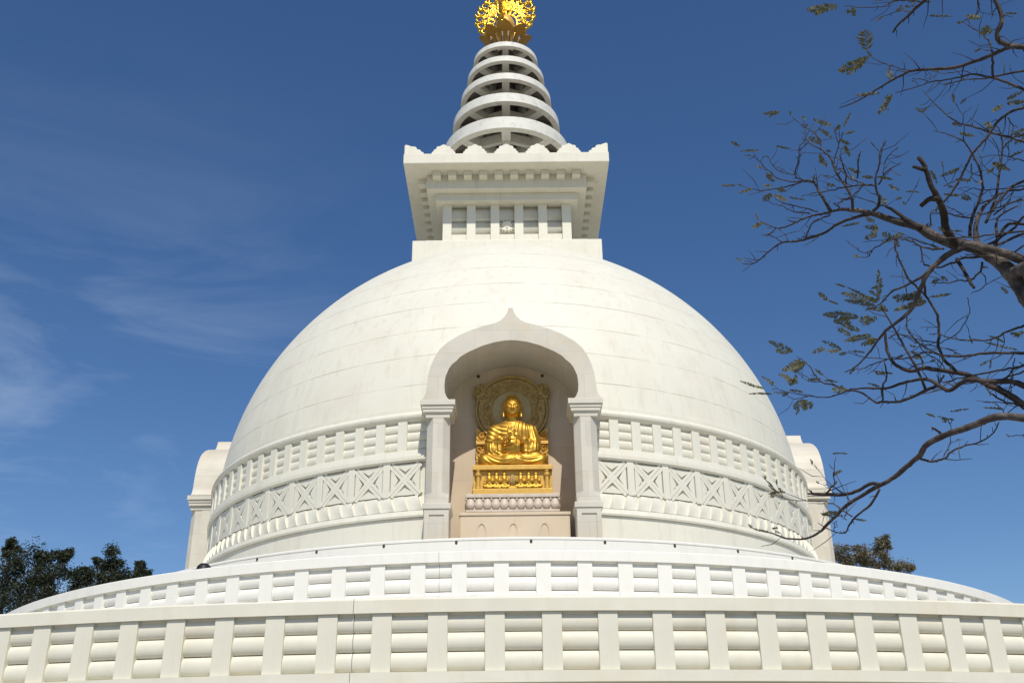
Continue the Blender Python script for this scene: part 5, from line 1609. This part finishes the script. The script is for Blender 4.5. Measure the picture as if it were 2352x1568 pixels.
for (crop, x0, y0, x1, y1, hw) in FR:
    dd = 9.4 + rf.uniform(-0.25, 0.35)
    p0 = ray_point(*PA(x0, y0, crop), dd); p1 = ray_point(*PA(x1, y1, crop), dd + rf.uniform(-0.06, 0.10))
    frond(vs, fs, p0, p1, max(hw * 1.12, 12) * PXM * dd, rf)
for (p, d) in tips + all_twigs:
    if rf.random() < 0.22:
        d = (d + Vector((rf.uniform(-.8, .8), rf.uniform(-.5, .5), rf.uniform(-.8, .8)))).normalized()
        frond(vs, fs, p, p + d * rf.uniform(0.04, 0.09), rf.uniform(0.012, 0.024), rf)
mesh('foliage', [v - FT for v in vs], fs, M['frond'], ft)

# background trees: trunk, limbs, and crowns of many leaf-sized faces
def bg_tree(name, label, base, clumps, lm, leaf, per, seed, group, trunk_r=0.3):
    r = random.Random(seed)
    b = Vector(base)
    t = thing(name, label, 'tree', b, group)
    vs, fs = [], []
    hub = b + Vector((0, 0, (min(c[2] for c in clumps) - b.z) * 0.62))
    tube(vs, fs, spline([b, b + (hub - b) * 0.5 + Vector((0.2, 0, 0)), hub], 4), [trunk_r * (1 - 0.04 * i) for i in range(9)], 10)
    mesh('trunk', [v - b for v in vs], fs, M['bark'], t, True)
    vs, fs = [], []
    for (x, y, z, rx, rz) in clumps:
        c = Vector((x, y, z))
        q = spline([hub, (hub + c) / 2 + Vector((r.uniform(-.4, .4), r.uniform(-.4, .4), 0.3)), c + Vector((0, 0, rz * 0.5))], 4)
        tube(vs, fs, q, [max(0.02, trunk_r * 0.4 * (1 - i / 9)) for i in range(len(q))], 5)
        for k in range(5):
            e = c + Vector((r.uniform(-rx, rx), r.uniform(-rx, rx), r.uniform(-rz, rz))) * 0.8
            tube(vs, fs, [q[4], (q[4] + e) / 2 + Vector((0, 0, .1)), e], [0.04, 0.025, 0.01], 4)
    mesh('limbs', [v - b for v in vs], fs, M['bark'], t, True)
    vs, fs = [], []
    for (x, y, z, rx, rz) in clumps:
        sub = []
        for k in range(11):
            th_, ph_ = r.uniform(0, 2 * PI), r.uniform(-1, 1)
            rr = r.uniform(0.1, 1.15) ** 0.6
            s_ = math.sqrt(1 - ph_ * ph_)
            sub.append((x + rx * rr * s_ * math.cos(th_), y + rx * rr * s_ * math.sin(th_), z + rz * rr * ph_, r.uniform(0.25, 0.55) * rx))
        for (sx, sy, sz, sr) in sub:
            for k in range(per):
                v = Vector((r.gauss(0, .72), r.gauss(0, .72), r.gauss(0, .6))) * sr
                p = Vector((sx, sy, sz)) + v
                a = Vector((r.uniform(-1, 1), r.uniform(-1, 1), r.uniform(-1, .3))).normalized()
                w = a.cross(Vector((r.uniform(-1, 1), r.uniform(-1, 1), r.uniform(-1, 1)))).normalized()
                l_ = leaf * r.uniform(0.6, 1.4)
                i0 = len(vs)
                vs += [p - a * l_, p + w * l_ * 0.38, p + a * l_, p - w * l_ * 0.38]
                fs.append((i0, i0 + 1, i0 + 2, i0 + 3))
    mesh('crown', [v - b for v in vs], fs, lm, t)
    return t
G1 = 'trees behind the stupa'
def BP(u, v, Y):
    a, b_ = (u - 1176.0) / F_PX, -(v - 784.0) / F_PX
    d = (fwd + rgt * a + upv * b_)
    return CAM + d * ((Y - CAM.y) / d.y)
def clump(u, v, Y, wpx, hpx):
    p = BP(u, v, Y); q = BP(u + wpx, v, Y); k = (q - p).length
    return (p.x, p.y, p.z, k, k * hpx / wpx)
LF = 0.10
bg_tree('broadleaf_tree', 'dark leafy tree in the far lower left corner', (-33.5, 20, GZ),
        [clump(10, 1330, 20, 45, 60), clump(70, 1310, 20, 40, 42), clump(40, 1370, 20, 60, 40), clump(115, 1340, 20, 38, 40), clump(-40, 1330, 20, 55, 70), clump(25, 1262, 20, 14, 20),
         clump(95, 1275, 20, 16, 22), clump(150, 1275, 20, 18, 10), clump(-60, 1420, 20, 80, 60), clump(90, 1400, 20, 60, 50)], M['leaf_dark'], LF, 260, 3, G1, 0.4)
bg_tree('broadleaf_tree', 'loose dark tree left of the stupa, second from the corner', (-29.0, 24, GZ),
        [clump(165, 1345, 24, 30, 36), clump(200, 1320, 24, 18, 20), clump(205, 1370, 24, 40, 30), clump(225, 1290, 24, 8, 10), clump(150, 1400, 24, 50, 40)], M['leaf_dark'], LF, 200, 4, G1)
bg_tree('broadleaf_tree', 'small bushy dark treetop nearest the left end of the upper balustrade', (-26.0, 22, GZ),
        [clump(255, 1292, 22, 22, 32), clump(270, 1325, 22, 26, 24), clump(235, 1335, 22, 16, 22), clump(325, 1298, 22, 10, 12), clump(328, 1318, 22, 15, 12), clump(290, 1350, 22, 50, 24)], M['leaf_dark'], LF, 220, 5, G1)
bg_tree('casuarina_tree', 'brownish round treetop right beside the right-hand portico', (24.5, 28, GZ),
        [clump(1925, 1272, 28, 24, 22), clump(1945, 1290, 28, 16, 14), clump(1920, 1310, 28, 30, 22)], M['leaf_dry_hazy'], LF, 121, 6, G1)
bg_tree('casuarina_tree', 'taller wispy treetop above the right end of the upper balustrade', (28.5, 30, GZ),
        [clump(1972, 1270, 30, 18, 14), clump(1990, 1285, 30, 24, 16), clump(2018, 1255, 30, 20, 24), clump(2035, 1246, 30, 10, 14), clump(2020, 1290, 30, 26, 18), clump(2060, 1305, 30, 26, 8), clump(2092, 1305, 30, 8, 6), clump(2010, 1330, 30, 50, 22)],
        M['leaf_dry_hazy'], LF, 104, 8, G1)
